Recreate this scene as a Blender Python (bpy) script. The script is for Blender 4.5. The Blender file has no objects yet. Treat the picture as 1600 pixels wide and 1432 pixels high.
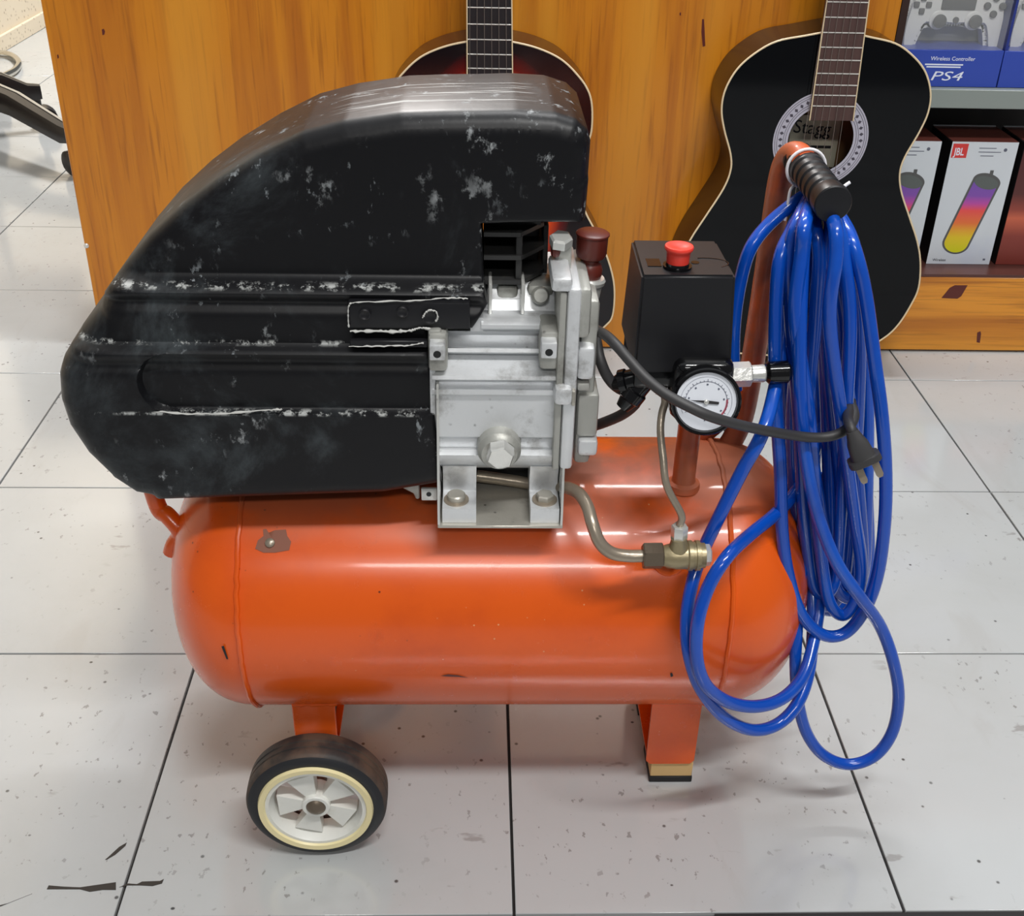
import bpy, bmesh, math, random
from mathutils import Vector, Matrix
random.seed(7)
sc = bpy.context.scene
# ---------------------------------------------------------------- camera
FPX = 1788.445
YAW, PITCH, ROLL = 0.0382257, 0.5403294, -0.0251579
CAM = Vector((-0.0355745, -0.6286457, 0.8270526))
S = 1 / 3                                    # floor tile pitch in metres
def cam_axes():
    cy, sy, cp, sp = math.cos(YAW), math.sin(YAW), math.cos(PITCH), math.sin(PITCH)
    f = Vector((sy * cp, cy * cp, -sp)); r = Vector((cy, -sy, 0)); d = f.cross(r)
    c, s = math.cos(ROLL), math.sin(ROLL)
    return c * r + s * d, -s * r + c * d, f
AX_R, AX_D, AX_F = cam_axes()
cd = bpy.data.cameras.new('camera'); cam = bpy.data.objects.new('camera', cd)
sc.collection.objects.link(cam); sc.camera = cam
cd.sensor_width = 36; cd.lens = 36 * FPX / 1600; cd.clip_start = .01
m = Matrix((AX_R, -AX_D, -AX_F)).transposed().to_4x4(); m.translation = CAM
cam.matrix_world = m
# ---------------------------------------------------------------- world, lights, exposure
w = bpy.data.worlds.new('world'); sc.world = w; w.use_nodes = True
bg = w.node_tree.nodes['Background']; bg.inputs[0].default_value = (.95, .98, 1.0, 1); bg.inputs[1].default_value = .15
def area(name, loc, target, sx, sy, power, col=(1, 1, 1)):
    l = bpy.data.lights.new(name, 'AREA'); l.shape = 'RECTANGLE'; l.size = sx; l.size_y = sy; l.energy = power; l.color = col
    o = bpy.data.objects.new(name, l); sc.collection.objects.link(o); o.location = loc
    o.rotation_euler = (Vector(target) - Vector(loc)).to_track_quat('-Z', 'Y').to_euler(); return o
area('ceiling_tube_or_daylight', (.55, -.85, 2.6), (.3, .3, 0), 1.2, .08, 44, (1, .99, .97))
area('ceiling_tube_or_daylight', (.25, 1.0, 2.6), (.25, 1.0, 0), 1.2, .10, 34, (1, 1, 1))
area('ceiling_tube_or_daylight', (.1, -2.75, 2.6), (.1, .2, .2), 1.2, .16, 27, (1, .98, .95))
area('ceiling_tube_or_daylight', (-.45, 3.45, 2.6), (-.9, 3.2, 0), .9, .3, 105, (1, .97, .94))  # not a tube: added to stand in for daylight over the far left floor
area('overhead_fill_light', (.2, 1.3, 2.75), (.2, 1.3, 0), 4.5, 4.0, 26, (.94, .98, 1))  # added soft fill for ambient light from above, no real fixture
vs = sc.view_settings; vs.view_transform = 'Standard'; vs.look = 'None'; vs.exposure = 0.0; vs.gamma = 1; vs.use_curve_mapping = False

# ---------------------------------------------------------------- picture measurements to metres
def ray(u, v): return (AX_R * ((u - 800) / FPX) + AX_D * ((v - 716) / FPX) + AX_F)
def at(u, v, Y):
    d = ray(u, v); return CAM + d * ((Y - CAM.y) / d.y)
def atz(u, v, z):
    d = ray(u, v); return CAM + d * ((z - CAM.z) / d.z)
# ---------------------------------------------------------------- node helpers
def lin(c):
    return tuple(((x / 255 / 12.92) if x / 255 <= .04045 else ((x / 255 + .055) / 1.055) ** 2.4) for x in c)
class Mat:
    def __init__(s, name, rgb, rough=.5, metal=0., coat=0., world=False, spec=.5):
        s.m = bpy.data.materials.new(name); s.m.use_nodes = True; s.t = s.m.node_tree; s.n = s.t.nodes
        s.b = s.n['Principled BSDF']
        s.b.inputs['Roughness'].default_value = rough; s.b.inputs['Metallic'].default_value = metal
        s.b.inputs['Coat Weight'].default_value = coat; s.b.inputs['Coat Roughness'].default_value = .08
        s.b.inputs['Specular IOR Level'].default_value = spec
        c = lin(rgb); s.b.inputs['Base Color'].default_value = (*c, 1)
        s.m.diffuse_color = (*c, 1); s.cs = None; s.c0 = (*c, 1); s.rs = None; s.r0 = rough
        if world: s.co = s.new('ShaderNodeNewGeometry').outputs['Position']
        else: s.co = s.new('ShaderNodeTexCoord').outputs['Object']
    def new(s, t): return s.n.new(t)
    def link(s, a, b): s.t.links.new(a, b)
    def vec(s, scale=(1, 1, 1), loc=(0, 0, 0), rot=(0, 0, 0)):
        q = s.new('ShaderNodeMapping'); s.link(s.co, q.inputs[0])
        q.inputs['Scale'].default_value = scale; q.inputs['Location'].default_value = loc; q.inputs['Rotation'].default_value = rot
        return q.outputs[0]
    def noise(s, sc_, stretch=(1, 1, 1), detail=4, rough=.55, loc=(0, 0, 0), dist=0.):
        q = s.new('ShaderNodeTexNoise'); s.link(s.vec(stretch, loc), q.inputs['Vector'])
        q.inputs['Scale'].default_value = sc_; q.inputs['Detail'].default_value = detail
        q.inputs['Roughness'].default_value = rough; q.inputs['Distortion'].default_value = dist
        return q.outputs[0]
    def vor(s, sc_, stretch=(1, 1, 1), loc=(0, 0, 0)):
        q = s.new('ShaderNodeTexVoronoi'); s.link(s.vec(stretch, loc), q.inputs['Vector']); q.inputs['Scale'].default_value = sc_
        return q.outputs['Distance']
    def ramp(s, v, lo, hi, a=0., b=1.):
        q = s.new('ShaderNodeMapRange'); q.interpolation_type = 'SMOOTHSTEP'; s.link(v, q.inputs[0])
        q.inputs[1].default_value = lo; q.inputs[2].default_value = hi; q.inputs[3].default_value = a; q.inputs[4].default_value = b
        return q.outputs[0]
    def math(s, op, a, b=None, c=None):
        q = s.new('ShaderNodeMath'); q.operation = op
        for i, x in enumerate((a, b, c)):
            if x is None: continue
            if isinstance(x, (int, float)): q.inputs[i].default_value = x
            else: s.link(x, q.inputs[i])
        return q.outputs[0]
    def xyz(s):
        q = s.new('ShaderNodeSeparateXYZ'); s.link(s.co, q.inputs[0]); return q.outputs
    def band(s, v, c, wd):      # 1 near v=c
        return s.ramp(s.math('ABSOLUTE', s.math('SUBTRACT', v, c)), wd, 0, 0, 1) if False else s.ramp(s.math('ABSOLUTE', s.math('SUBTRACT', v, c)), 0, wd, 1, 0)
    def over(s, mask, rgb, amt=1., rough=None):
        q = s.new('ShaderNodeMix'); q.data_type = 'RGBA'
        s.link(s.math('MULTIPLY', mask, amt) if amt != 1 else mask, q.inputs[0])
        if s.cs is None: q.inputs[6].default_value = s.c0
        else: s.link(s.cs, q.inputs[6])
        if isinstance(rgb, tuple): q.inputs[7].default_value = (*lin(rgb), 1)
        else: s.link(rgb, q.inputs[7])
        s.cs = q.outputs[2]; s.link(s.cs, s.b.inputs['Base Color'])
        if rough is not None:
            r = s.new('ShaderNodeMix'); r.data_type = 'FLOAT'; s.link(mask, r.inputs[0])
            if s.rs is None: r.inputs[2].default_value = s.r0
            else: s.link(s.rs, r.inputs[2])
            r.inputs[3].default_value = rough; s.rs = r.outputs[0]; s.link(s.rs, s.b.inputs['Roughness'])
        return s
    def bump(s, h, st=.3, dist=.001):
        q = s.new('ShaderNodeBump'); q.inputs['Strength'].default_value = st; q.inputs['Distance'].default_value = dist
        s.link(h, q.inputs['Height']); s.link(q.outputs[0], s.b.inputs['Normal']); s.link(q.outputs[0], s.b.inputs['Coat Normal']) if False else None
        return s
M = {}
# floor tile: grey-white marble print with specks of grime
t = Mat('floor_tile', (184, 187, 188), .12, world=True, spec=.9)
t.over(t.ramp(t.noise(5, detail=7, rough=.65, dist=.4), .40, .8), (176, 178, 177), .7)
t.over(t.ramp(t.noise(14, (1, .35, 1), 5, loc=(3, 1, 0), dist=1.5), .56, .74), (172, 171, 169), .35)
sp = t.math('MULTIPLY', t.ramp(t.vor(42, loc=(.3, .2, 0)), .04, .10, 1, 0), t.ramp(t.noise(7, loc=(5, 2, 0)), .48, .56))
t.over(sp, (52, 48, 45), .9)
sp = t.math('MULTIPLY', t.ramp(t.vor(21, (1, 1.3, 1)), .025, .05, 1, 0), t.ramp(t.noise(9, loc=(1, 7, 0)), .45, .53))
t.over(sp, (40, 36, 34), .95)
sp = t.math('MULTIPLY', t.ramp(t.noise(110, (1, .7, 1), 3, .6), .635, .68), t.ramp(t.noise(4, loc=(9, 3, 0)), .42, .6))
t.over(sp, (96, 90, 86), .55)
t.over(t.math('MULTIPLY', t.ramp(t.noise(40, (.4, 1, 1), 4, .6, (2, 8, 0)), .64, .70), t.ramp(t.noise(5, loc=(0, 3, 4)), .5, .6)), (120, 114, 110), .5)
t.bump(t.noise(9, detail=3), .06, .002)
M['tile'] = t.m
M['grout'] = Mat('grout', (38, 36, 35), .9, world=True).m
t = Mat('terrazzo_wall', (222, 208, 184), .6, world=True)
t.over(t.ramp(t.vor(55), .12, .3, 1, 0), (150, 130, 105), .7); M['wall'] = t.m
def wood(name, horiz=False, base=(204, 128, 24)):
    t = Mat(name, base, .32, coat=.25, world=True)
    a = (5, 5, .22) if not horiz else (.22, 5, 5)
    t.over(t.ramp(t.noise(5.5, a, 4, dist=.6), .38, .68), (170, 94, 16), .75)
    t.over(t.ramp(t.noise(34, a, 3, loc=(2, 0, 1)), .5, .72), (138, 74, 14), .5)
    t.over(t.ramp(t.noise(2.2, a, 2, loc=(7, 0, 3)), .5, .7), (216, 148, 44), .6)
    k = (1, 0.01, .45) if not horiz else (.45, 0.01, 1)
    t.over(t.math('MULTIPLY', t.ramp(t.vor(7, k, (.13, 0, .21)), .02, .09, 1, 0), t.ramp(t.noise(6, loc=(4, 0, 2)), .45, .6)), (84, 42, 12), .8)
    t.bump(t.noise(30, a, 3), .08, .001)
    return t.m
M['wood'] = wood('varnished_pine'); M['woodh'] = wood('varnished_pine_horizontal', True, (226, 148, 42))
M['darkwood'] = Mat('dark_edge', (48, 26, 20), .5).m
M['black_in'] = Mat('black_interior', (78, 76, 76), .6).m
M['shelf'] = Mat('grey_shelf_edge', (138, 146, 142), .35).m
M['maroon'] = Mat('maroon_film', (86, 52, 46), .35).m
# compressor
t = Mat('orange_paint', (226, 90, 14), .27, coat=.25)
t.over(t.ramp(t.noise(9, detail=6, rough=.6), .45, .75), (206, 76, 16), .7)
t.over(t.ramp(t.noise(26, detail=6, rough=.7, loc=(2, 1, 0)), .6, .75), (160, 62, 24), .25, .4)
t.over(t.math('MULTIPLY', t.ramp(t.vor(70, (1, 1, 1)), .03, .09, 1, 0), t.ramp(t.noise(8, loc=(3, 3, 1)), .54, .62)), (70, 30, 20), .9)
t.over(t.math('MULTIPLY', t.ramp(t.vor(95, loc=(.4, .1, .6)), .04, .09, 1, 0), t.ramp(t.noise(7, loc=(8, 1, 3)), .52, .6)), (236, 178, 130), .8)
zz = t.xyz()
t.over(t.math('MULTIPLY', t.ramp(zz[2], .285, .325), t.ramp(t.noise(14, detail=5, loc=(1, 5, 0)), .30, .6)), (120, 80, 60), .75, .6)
t.bump(t.noise(60, detail=3), .06, .001)
M['orange'] = t.m
M['paint_chip'] = Mat('bare_patch', (128, 74, 52), .55).m
t = Mat('black_plastic', (15, 15, 18), .40, spec=.3)
zz = t.xyz()
t.over(t.ramp(t.noise(7, detail=8, rough=.68, dist=.5), .54, .78), (84, 92, 96), .6, .6)
t.over(t.math('MULTIPLY', t.ramp(t.noise(55, (1, 1, .7), 6, .7), .58, .68), t.ramp(t.noise(9, loc=(3, 0, 2)), .50, .62)), (168, 172, 174), .8, .7)
t.over(t.math('MULTIPLY', t.ramp(t.noise(90, (1, 1, .5), 5, .7, (4, 1, 0)), .60, .68), t.ramp(t.noise(13, loc=(1, 6, 5)), .48, .60)), (150, 156, 160), .7, .7)
for zc, wd in ((at(450, 443, .14).z, .0026), (at(450, 538, .125).z, .0026), (at(450, 646, .12).z, .0022)):
    t.over(t.math('MULTIPLY', t.band(zz[2], zc, wd), t.ramp(t.noise(75, (1, 1, .6), 6, .75, (zc * 9, 0, 0)), .50, .60)), (190, 192, 190), .85, .7)
top = t.math('MULTIPLY', t.ramp(zz[2], .618, .628), t.math('MULTIPLY', t.ramp(zz[0], -.16, -.12), t.ramp(zz[0], .01, .03, 1, 0)))
top = t.math('MULTIPLY', top, t.ramp(t.math('ABSOLUTE', t.math('ADD', zz[1], .008)), .022, .036, 1, 0))
t.over(t.math('MULTIPLY', top, t.ramp(t.noise(30, (.22, 6, 1), 4, .65), .54, .60)), (190, 190, 188), .8, .7)
t.bump(t.noise(120, detail=3), .10, .001)
M['shroud'] = t.m
M['black'] = Mat('black_moulded_plastic', (26, 26, 29), .4, spec=.35).m
M['blackgloss'] = Mat('gloss_black', (12, 12, 14), .12).m
t = Mat('black_casting', (48, 48, 48), .45); t.over(t.ramp(t.noise(60, detail=5), .55, .75), (88, 84, 78), .5); M['fins'] = t.m
t = Mat('white_scuff', (196, 196, 192), .7); M['scuff'] = t.m
def alu(name, c, r=.38, dirt=.5):
    t = Mat(name, c, r, .5)
    t.over(t.ramp(t.noise(25, detail=6, rough=.7), .5, .75), (110, 106, 98), dirt)
    t.over(t.math('MULTIPLY', t.ramp(t.vor(160), .1, .3, 1, 0), t.ramp(t.noise(30, loc=(3, 1, 2)), .6, .68)), (70, 66, 60), .8)
    t.bump(t.noise(240, detail=3), .22, .001); return t.m
M['alu'] = alu('cast_aluminium', (226, 228, 230), .42, .65); M['alu2'] = alu('cast_aluminium_dull', (178, 178, 172), .48, .6)
M['zinc'] = alu('zinc_plate', (186, 182, 172), .35, .6)
M['steel'] = alu('steel_tube', (158, 146, 130), .3, .5)
M['brass'] = alu('old_brass', (156, 143, 112), .36, .7)
M['bright'] = alu('bright_steel', (216, 216, 212), .25, .2)
M['hex'] = alu('dark_hex', (110, 98, 84), .4, .4)
M['cap'] = Mat('brown_cap', (92, 36, 28), .35).m
M['red'] = Mat('red_knob', (232, 62, 48), .4).m
t = Mat('blue_hose', (8, 72, 176), .2, coat=.3); t.over(t.ramp(t.noise(14), .5, .7), (20, 90, 196), .5); M['hose'] = t.m
M['cord'] = Mat('grey_black_cord', (52, 51, 52), .5).m
M['tie'] = Mat('white_tie', (230, 228, 232), .4).m
t = Mat('tyre_rubber', (40, 36, 35), .6); t.over(t.ramp(t.noise(28, detail=6), .36, .6), (92, 72, 58), .75); t.bump(t.noise(70), .3, .002); M['tyre'] = t.m
M['tyreside'] = Mat('tyre_wall', (28, 29, 33), .5).m
t = Mat('white_wheel', (226, 226, 220), .35); t.over(t.ramp(t.noise(40, detail=4), .5, .75), (196, 192, 176), .5); M['wheel'] = t.m
M['cream'] = Mat('cream_rim', (236, 222, 172), .4).m
M['white'] = Mat('white_face', (228, 232, 240), .35).m
M['ink'] = Mat('dial_ink', (96, 100, 116), .5).m
M['inkred'] = Mat('dial_red', (176, 84, 100), .5).m
M['blockwood'] = Mat('raw_wood', (214, 178, 122), .7).m
M['rubber'] = Mat('rubber_pad', (30, 29, 30), .7).m
M['stain'] = Mat('chipped_glaze', (58, 54, 50), .8).m
# guitars
M['lacquer'] = Mat('black_lacquer', (6, 7, 10), .07, spec=.25).m
M['gside'] = Mat('black_side', (34, 24, 16), .2).m
M['binding'] = Mat('cream_binding', (226, 206, 170), .35).m
t = Mat('fretboard_brown', (78, 54, 50), .55); t.over(t.ramp(t.noise(30, (3, 1, .2)), .45, .65), (58, 38, 36), .6); M['fretb'] = t.m
M['fretk'] = Mat('fretboard_black', (26, 24, 28), .45).m
M['fret'] = Mat('fret_wire', (210, 206, 200), .25, .6).m
M['string'] = Mat('nylon_string', (110, 100, 94), .4).m
M['rosette'] = Mat('rosette', (178, 176, 190), .5).m
M['rosette2'] = Mat('rosette_inlay', (70, 66, 78), .5).m
M['gin'] = Mat('guitar_inside', (150, 110, 72), .7).m
M['paper'] = Mat('paper_label', (236, 230, 206), .7).m
M['inkblack'] = Mat('print_black', (44, 42, 44), .6).m
M['inkwhite'] = Mat('print_white', (232, 236, 250), .5).m
# packaging
M['blueprint'] = Mat('blue_card', (52, 76, 172), .35).m
M['bluedark'] = Mat('blue_card_side', (40, 54, 130), .4).m
M['greycard'] = Mat('grey_card', (178, 180, 178), .5).m
t = Mat('clear_blister', (225, 228, 228), .08)
t.b.inputs['Alpha'].default_value = .10; M['blister'] = t.m
M['padwhite'] = Mat('pad_white', (222, 222, 220), .4).m
M['padgrey'] = Mat('pad_grey', (92, 92, 92), .6).m
t = Mat('white_card', (214, 220, 226), .35); t.over(t.ramp(t.noise(7), .5, .7), (196, 206, 226), .6); M['whitecard'] = t.m
M['maroon_card'] = Mat('maroon_card', (116, 62, 54), .35).m
M['blackcard'] = Mat('black_card', (34, 32, 34), .45).m
M['logored'] = Mat('logo_red', (214, 62, 60), .5).m
t = Mat('chair_black', (28, 24, 24), .3); M['chair'] = t.m
M['chrome'] = Mat('chrome', (220, 216, 206), .12, 1.).m
def grad_mat(name, axis_lo, axis_hi, stops, rough=.4):
    t = Mat(name, (128, 128, 128), rough); z = t.xyz()[2]
    r = t.new('ShaderNodeValToRGB'); t.link(t.ramp(z, axis_lo, axis_hi), r.inputs[0]) if False else None
    q = t.new('ShaderNodeMapRange'); t.link(z, q.inputs[0]); q.inputs[1].default_value = axis_lo; q.inputs[2].default_value = axis_hi
    t.link(q.outputs[0], r.inputs[0]); cr = r.color_ramp
    while len(cr.elements) < len(stops): cr.elements.new(.5)
    for e, (p, c) in zip(cr.elements, stops): e.position = p; e.color = (*lin(c), 1)
    t.link(r.outputs[0], t.b.inputs['Base Color']); return t.m

# ---------------------------------------------------------------- mesh helpers
class MB:
    def __init__(s): s.v = []; s.f = []; s.sm = []
    def add(s, vs_, fs, smooth=False):
        o = len(s.v); s.v += [Vector(p) for p in vs_]; s.f += [tuple(i + o for i in f) for f in fs]; s.sm += [smooth] * len(fs); return s
    def box(s, x0, x1, y0, y1, z0, z1, bev=0., seg=2, mat=None):
        bm = bmesh.new(); r = bmesh.ops.create_cube(bm, size=1)
        for v in bm.verts: v.co = Vector(((x0 + x1) / 2 + v.co.x * (x1 - x0), (y0 + y1) / 2 + v.co.y * (y1 - y0), (z0 + z1) / 2 + v.co.z * (z1 - z0)))
        if bev: bmesh.ops.bevel(bm, geom=bm.edges[:], offset=bev, segments=seg, affect='EDGES', profile=.5)
        return s.bm(bm, mat, bev > 0 and seg > 1)
    def bm(s, bm, mat=None, smooth=False):
        if mat is not None: bmesh.ops.transform(bm, matrix=mat, verts=bm.verts)
        bm.verts.index_update()
        s.add([v.co.copy() for v in bm.verts], [[v.index for v in f.verts] for f in bm.faces], smooth); bm.free(); return s
    def pbox(s, u0, v0, u1, v1, Yf, Yb, bev=.001, seg=2):
        vm, um = (v0 + v1) / 2, (u0 + u1) / 2
        return s.box(at(u0, vm, Yf).x, at(u1, vm, Yf).x, Yf, Yb, at(um, v1, Yf).z, at(um, v0, Yf).z, bev, seg)
    def prism(s, pts, y0, y1, bev=0., seg=2):        # pts (x,z), extruded along Y
        bm = bmesh.new(); f = bm.faces.new([bm.verts.new((x, y0, z)) for x, z in pts])
        e = bmesh.ops.extrude_face_region(bm, geom=[f]); bmesh.ops.translate(bm, vec=(0, y1 - y0, 0), verts=[q for q in e['geom'] if isinstance(q, bmesh.types.BMVert)])
        bmesh.ops.recalc_face_normals(bm, faces=bm.faces[:])
        if bev: bmesh.ops.bevel(bm, geom=bm.edges[:], offset=bev, segments=seg, affect='EDGES')
        return s.bm(bm, None, bev > 0 and seg > 1)
    def xprism(s, pts, x0, x1, bev=0., seg=2):       # pts (y,z), extruded along X
        bm = bmesh.new(); f = bm.faces.new([bm.verts.new((x0, y, z)) for y, z in pts])
        e = bmesh.ops.extrude_face_region(bm, geom=[f]); bmesh.ops.translate(bm, vec=(x1 - x0, 0, 0), verts=[q for q in e['geom'] if isinstance(q, bmesh.types.BMVert)])
        bmesh.ops.recalc_face_normals(bm, faces=bm.faces[:])
        if bev: bmesh.ops.bevel(bm, geom=bm.edges[:], offset=bev, segments=seg, affect='EDGES')
        return s.bm(bm, None, False)
    def lathe(s, c, axis, prof, n=32, start=0., cap=True):     # prof (dist along axis, radius)
        axis = Vector(axis).normalized(); c = Vector(c)
        a = axis.orthogonal().normalized(); b = axis.cross(a); vs_ = []; fs = []
        for h, r in prof:
            for k in range(n):
                t_ = 2 * math.pi * k / n + start; vs_.append(c + axis * h + (a * math.cos(t_) + b * math.sin(t_)) * max(r, 1e-6))
        for i in range(len(prof) - 1):
            for k in range(n): fs.append((i * n + k, i * n + (k + 1) % n, (i + 1) * n + (k + 1) % n, (i + 1) * n + k))
        if cap and prof[0][1] > 1e-5: fs.append(tuple(range(n - 1, -1, -1)))
        if cap and prof[-1][1] > 1e-5: fs.append(tuple((len(prof) - 1) * n + k for k in range(n)))
        return s.add(vs_, fs, n > 8)
    def cyl(s, p0, p1, r, r1=None, n=24, bev=0.):
        p0, p1 = Vector(p0), Vector(p1); L = (p1 - p0).length; r1 = r if r1 is None else r1
        pr = [(0, r), (L, r1)] if not bev else [(0, r - bev), (bev, r), (L - bev, r1), (L, r1 - bev)]
        return s.lathe(p0, p1 - p0, pr, n)
    def tube(s, pts, r, n=12, closed=False, sub=6, flat=None):
        P = smooth(pts, closed, sub); rings = []; up = None; vs_ = []; fs = []; L = len(P)
        for i in range(L):
            a = P[i - 1] if (i or closed) else P[0]; b = P[(i + 1) % L] if (i < L - 1 or closed) else P[-1]
            T = (b - a).normalized()
            if up is None: up = T.orthogonal().normalized()
            up = (up - T * up.dot(T)).normalized(); bi = T.cross(up)
            rr = r(i / (L - 1)) if callable(r) else r
            for k in range(n):
                t_ = 2 * math.pi * k / n; vs_.append(P[i] + up * math.cos(t_) * rr + bi * math.sin(t_) * rr)
        for i in range(L if closed else L - 1):
            j = (i + 1) % L
            for k in range(n): fs.append((i * n + k, i * n + (k + 1) % n, j * n + (k + 1) % n, j * n + k))
        if not closed: fs.append(tuple(range(n - 1, -1, -1))); fs.append(tuple((L - 1) * n + k for k in range(n)))
        return s.add(vs_, fs, True)
    def build(s, name, mat, parent=None, kind=None, label=None):
        org = wloc(parent) if parent else Vector()
        me = bpy.data.meshes.new(name); me.from_pydata([v - org for v in s.v], [], s.f)
        me.materials.append(M[mat] if isinstance(mat, str) else mat)
        me.polygons.foreach_set('use_smooth', s.sm)
        bmm = bmesh.new(); bmm.from_mesh(me); bmesh.ops.recalc_face_normals(bmm, faces=bmm.faces[:]); bmm.to_mesh(me); bmm.free()
        try: me.set_sharp_from_angle(angle=math.radians(38))
        except Exception: pass
        me.update(); o = bpy.data.objects.new(name, me); sc.collection.objects.link(o)
        if parent: o.parent = parent
        if kind: o['kind'] = kind
        if label: o['label'] = label
        return o
def smooth(pts, closed=False, sub=6):
    P = [Vector(p) for p in pts]; out = []; L = len(P)
    if sub <= 1: return P
    for i in range(L if closed else L - 1):
        p1, p2 = P[i], P[(i + 1) % L]
        p0 = P[i - 1] if (i or closed) else p1 * 2 - p2
        p3 = P[(i + 2) % L] if (i + 2 < L or closed) else p2 * 2 - p1
        for k in range(sub):
            t_ = k / sub
            out.append(.5 * ((2 * p1) + (p2 - p0) * t_ + (2 * p0 - 5 * p1 + 4 * p2 - p3) * t_ ** 2 + (3 * p1 - p0 - 3 * p2 + p3) * t_ ** 3))
    if not closed: out.append(P[-1])
    return out
def wloc(o):
    v = Vector(o.location)
    while o.parent: o = o.parent; v += Vector(o.location)
    return v
def thing(name, label, cat, loc, group=None):
    o = bpy.data.objects.new(name, None); sc.collection.objects.link(o); o.location = loc; o.empty_display_size = .05
    o['label'] = label; o['category'] = cat
    if group: o['group'] = group
    return o
def tag(o, label, cat, group=None):
    o['label'] = label; o['category'] = cat
    if group: o['group'] = group
    return o
def text(s, size, x, z, Y, name, mat, parent, shear=0., sx=1., bold=.0, align='LEFT', rot=0.):
    c = bpy.data.curves.new(name, 'FONT'); c.body = s; c.size = size; c.shear = shear; c.extrude = .0001; c.offset = bold; c.align_x = align; c.resolution_u = 3
    tmp = bpy.data.objects.new('tmp', c); sc.collection.objects.link(tmp)
    dg = bpy.context.evaluated_depsgraph_get(); me = bpy.data.meshes.new_from_object(tmp.evaluated_get(dg))
    bpy.data.objects.remove(tmp); mb = MB(); cr, sr = math.cos(rot), math.sin(rot)
    mb.add([(x + (v.co.x * cr - v.co.y * sr) * sx, Y - v.co.z, z + v.co.x * sr + v.co.y * cr) for v in me.vertices], [tuple(p.vertices) for p in me.polygons])
    return mb.build(name, mat, parent)

# ================================================================= SETTING
mb = MB(); mb.box(-1.7, 2.6, -.9, 4.6, -.03, -.0045)
floor = mb.build('floor', 'grout', None, 'structure')
GAP = .0026
shared = {}
for i in range(-6, 8):
    for j in range(-3, 14):
        x0, x1 = i * S + GAP / 2, (i + 1) * S - GAP / 2; y0, y1 = j * S + GAP * .4, (j + 1) * S - GAP * .4
        if j == -1: y1 -= .006
        x0 = max(x0, -1.6)
        if x1 <= x0 + .01 or x0 > 2.3: continue
        if x0 > -.3 and y0 > 1.3: continue
        key = (round(x1 - x0, 4), round(y1 - y0, 4)); org = Vector((x0, y0, 0))
        if key not in shared:
            mb = MB(); mb.box(0, key[0], 0, key[1], -.006, 0, .0006, 1)
            o = mb.build('tile', 'tile', floor); shared[key] = o.data; o.location = org
        else:
            o = bpy.data.objects.new('tile', shared[key]); sc.collection.objects.link(o); o.parent = floor; o.location = org
# metal threshold strip / dark joint at near edge
mb = MB(); mb.xprism([(-.006, -.0045), (-.0008, -.0045), (-.0008, .0004), (-.006, .0004)], .17, 2.2)
mb.build('trim_1', 'rubber', None, 'structure')
# chipped glaze marks
def blot(pts, name='glaze_chip'):
    q = [atz(u, v, .0004) for u, v in pts]
    mb = MB(); n = len(q); mb.add(q + [p - Vector((0, 0, .0003)) for p in q], [tuple(range(n))] + [(i, i + n, (i + 1) % n + n, (i + 1) % n) for i in range(n)])
    mb.build(name, 'stain', floor)
blot([(73, 1390), (76, 1384), (100, 1386), (125, 1387), (160, 1382), (181, 1379), (181, 1391), (160, 1391), (140, 1394), (125, 1390), (90, 1390)])
blot([(186, 1387), (200, 1381), (214, 1382), (222, 1378), (250, 1377), (256, 1374), (253, 1381), (238, 1385), (220, 1384), (200, 1384)])
blot([(164, 1344), (172, 1337), (186, 1324), (198, 1317), (196, 1322), (180, 1336), (168, 1343)])
blot([(50, 1280 + 117), (0, 1417), (0, 1415), (12, 1412)])
# left wall with a skirting
mb = MB(); mb.box(-1.7, -1.6, .2, 4.6, 0, 2.6); mb.build('wall_left', 'wall', None, 'structure')
mb = MB(); mb.box(-1.6, -1.588, .2, 4.6, 0, .05, .002, 1); mb.build('baseboard_left', 'wall', None, 'structure')

# ================================================================= COUNTER
CY = 1.105
ct = thing('display_counter', 'varnished pine display counter with shelf opening, behind the compressor', 'counter', (.6, 1.35, 0))
XL, XO = -.651, .575
MB().box(XL, XO, CY, CY + .018, .004, 1.1, .001, 1).build('front_panel', 'wood', ct)
MB().box(XL + .002, XL + .02, CY + .019, 1.62, .004, 1.1, .001, 1).build('side_panel', 'wood', ct)
MB().box(2.1, 2.12, CY, 1.62, .004, 1.1, .001, 1).build('side_panel', 'wood', ct)
MB().box(XL - .01, 2.13, CY - .01, 1.64, 1.101, 1.13, .003, 2).build('worktop', 'woodh', ct)
MB().box(XL + .021, 2.099, 1.60, 1.618, .004, 1.1).build('back_panel', 'black_in', ct)
MB().box(XO + .001, 2.099, CY, CY + .018, .004, .135, .001, 1).build('kick_board', 'woodh', ct)
MB().box(XO + .001, XO + .012, CY + .001, CY + .4, .1405, 1.1).build('dark_edge_strip', 'darkwood', ct)
MB().box(XO + .013, 2.099, CY + .0, 1.598, .1355, .1400).build('shelf', 'maroon', ct)
MB().box(XO + .013, 2.099, CY + .015, 1.598, .402, .430, .001, 1).build('shelf', 'shelf', ct, label='grey green shelf board')
MB().box(XO + .013, 2.099, 1.34, 1.35, .141, .401).build('inner_back', 'black_in', ct)
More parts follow.
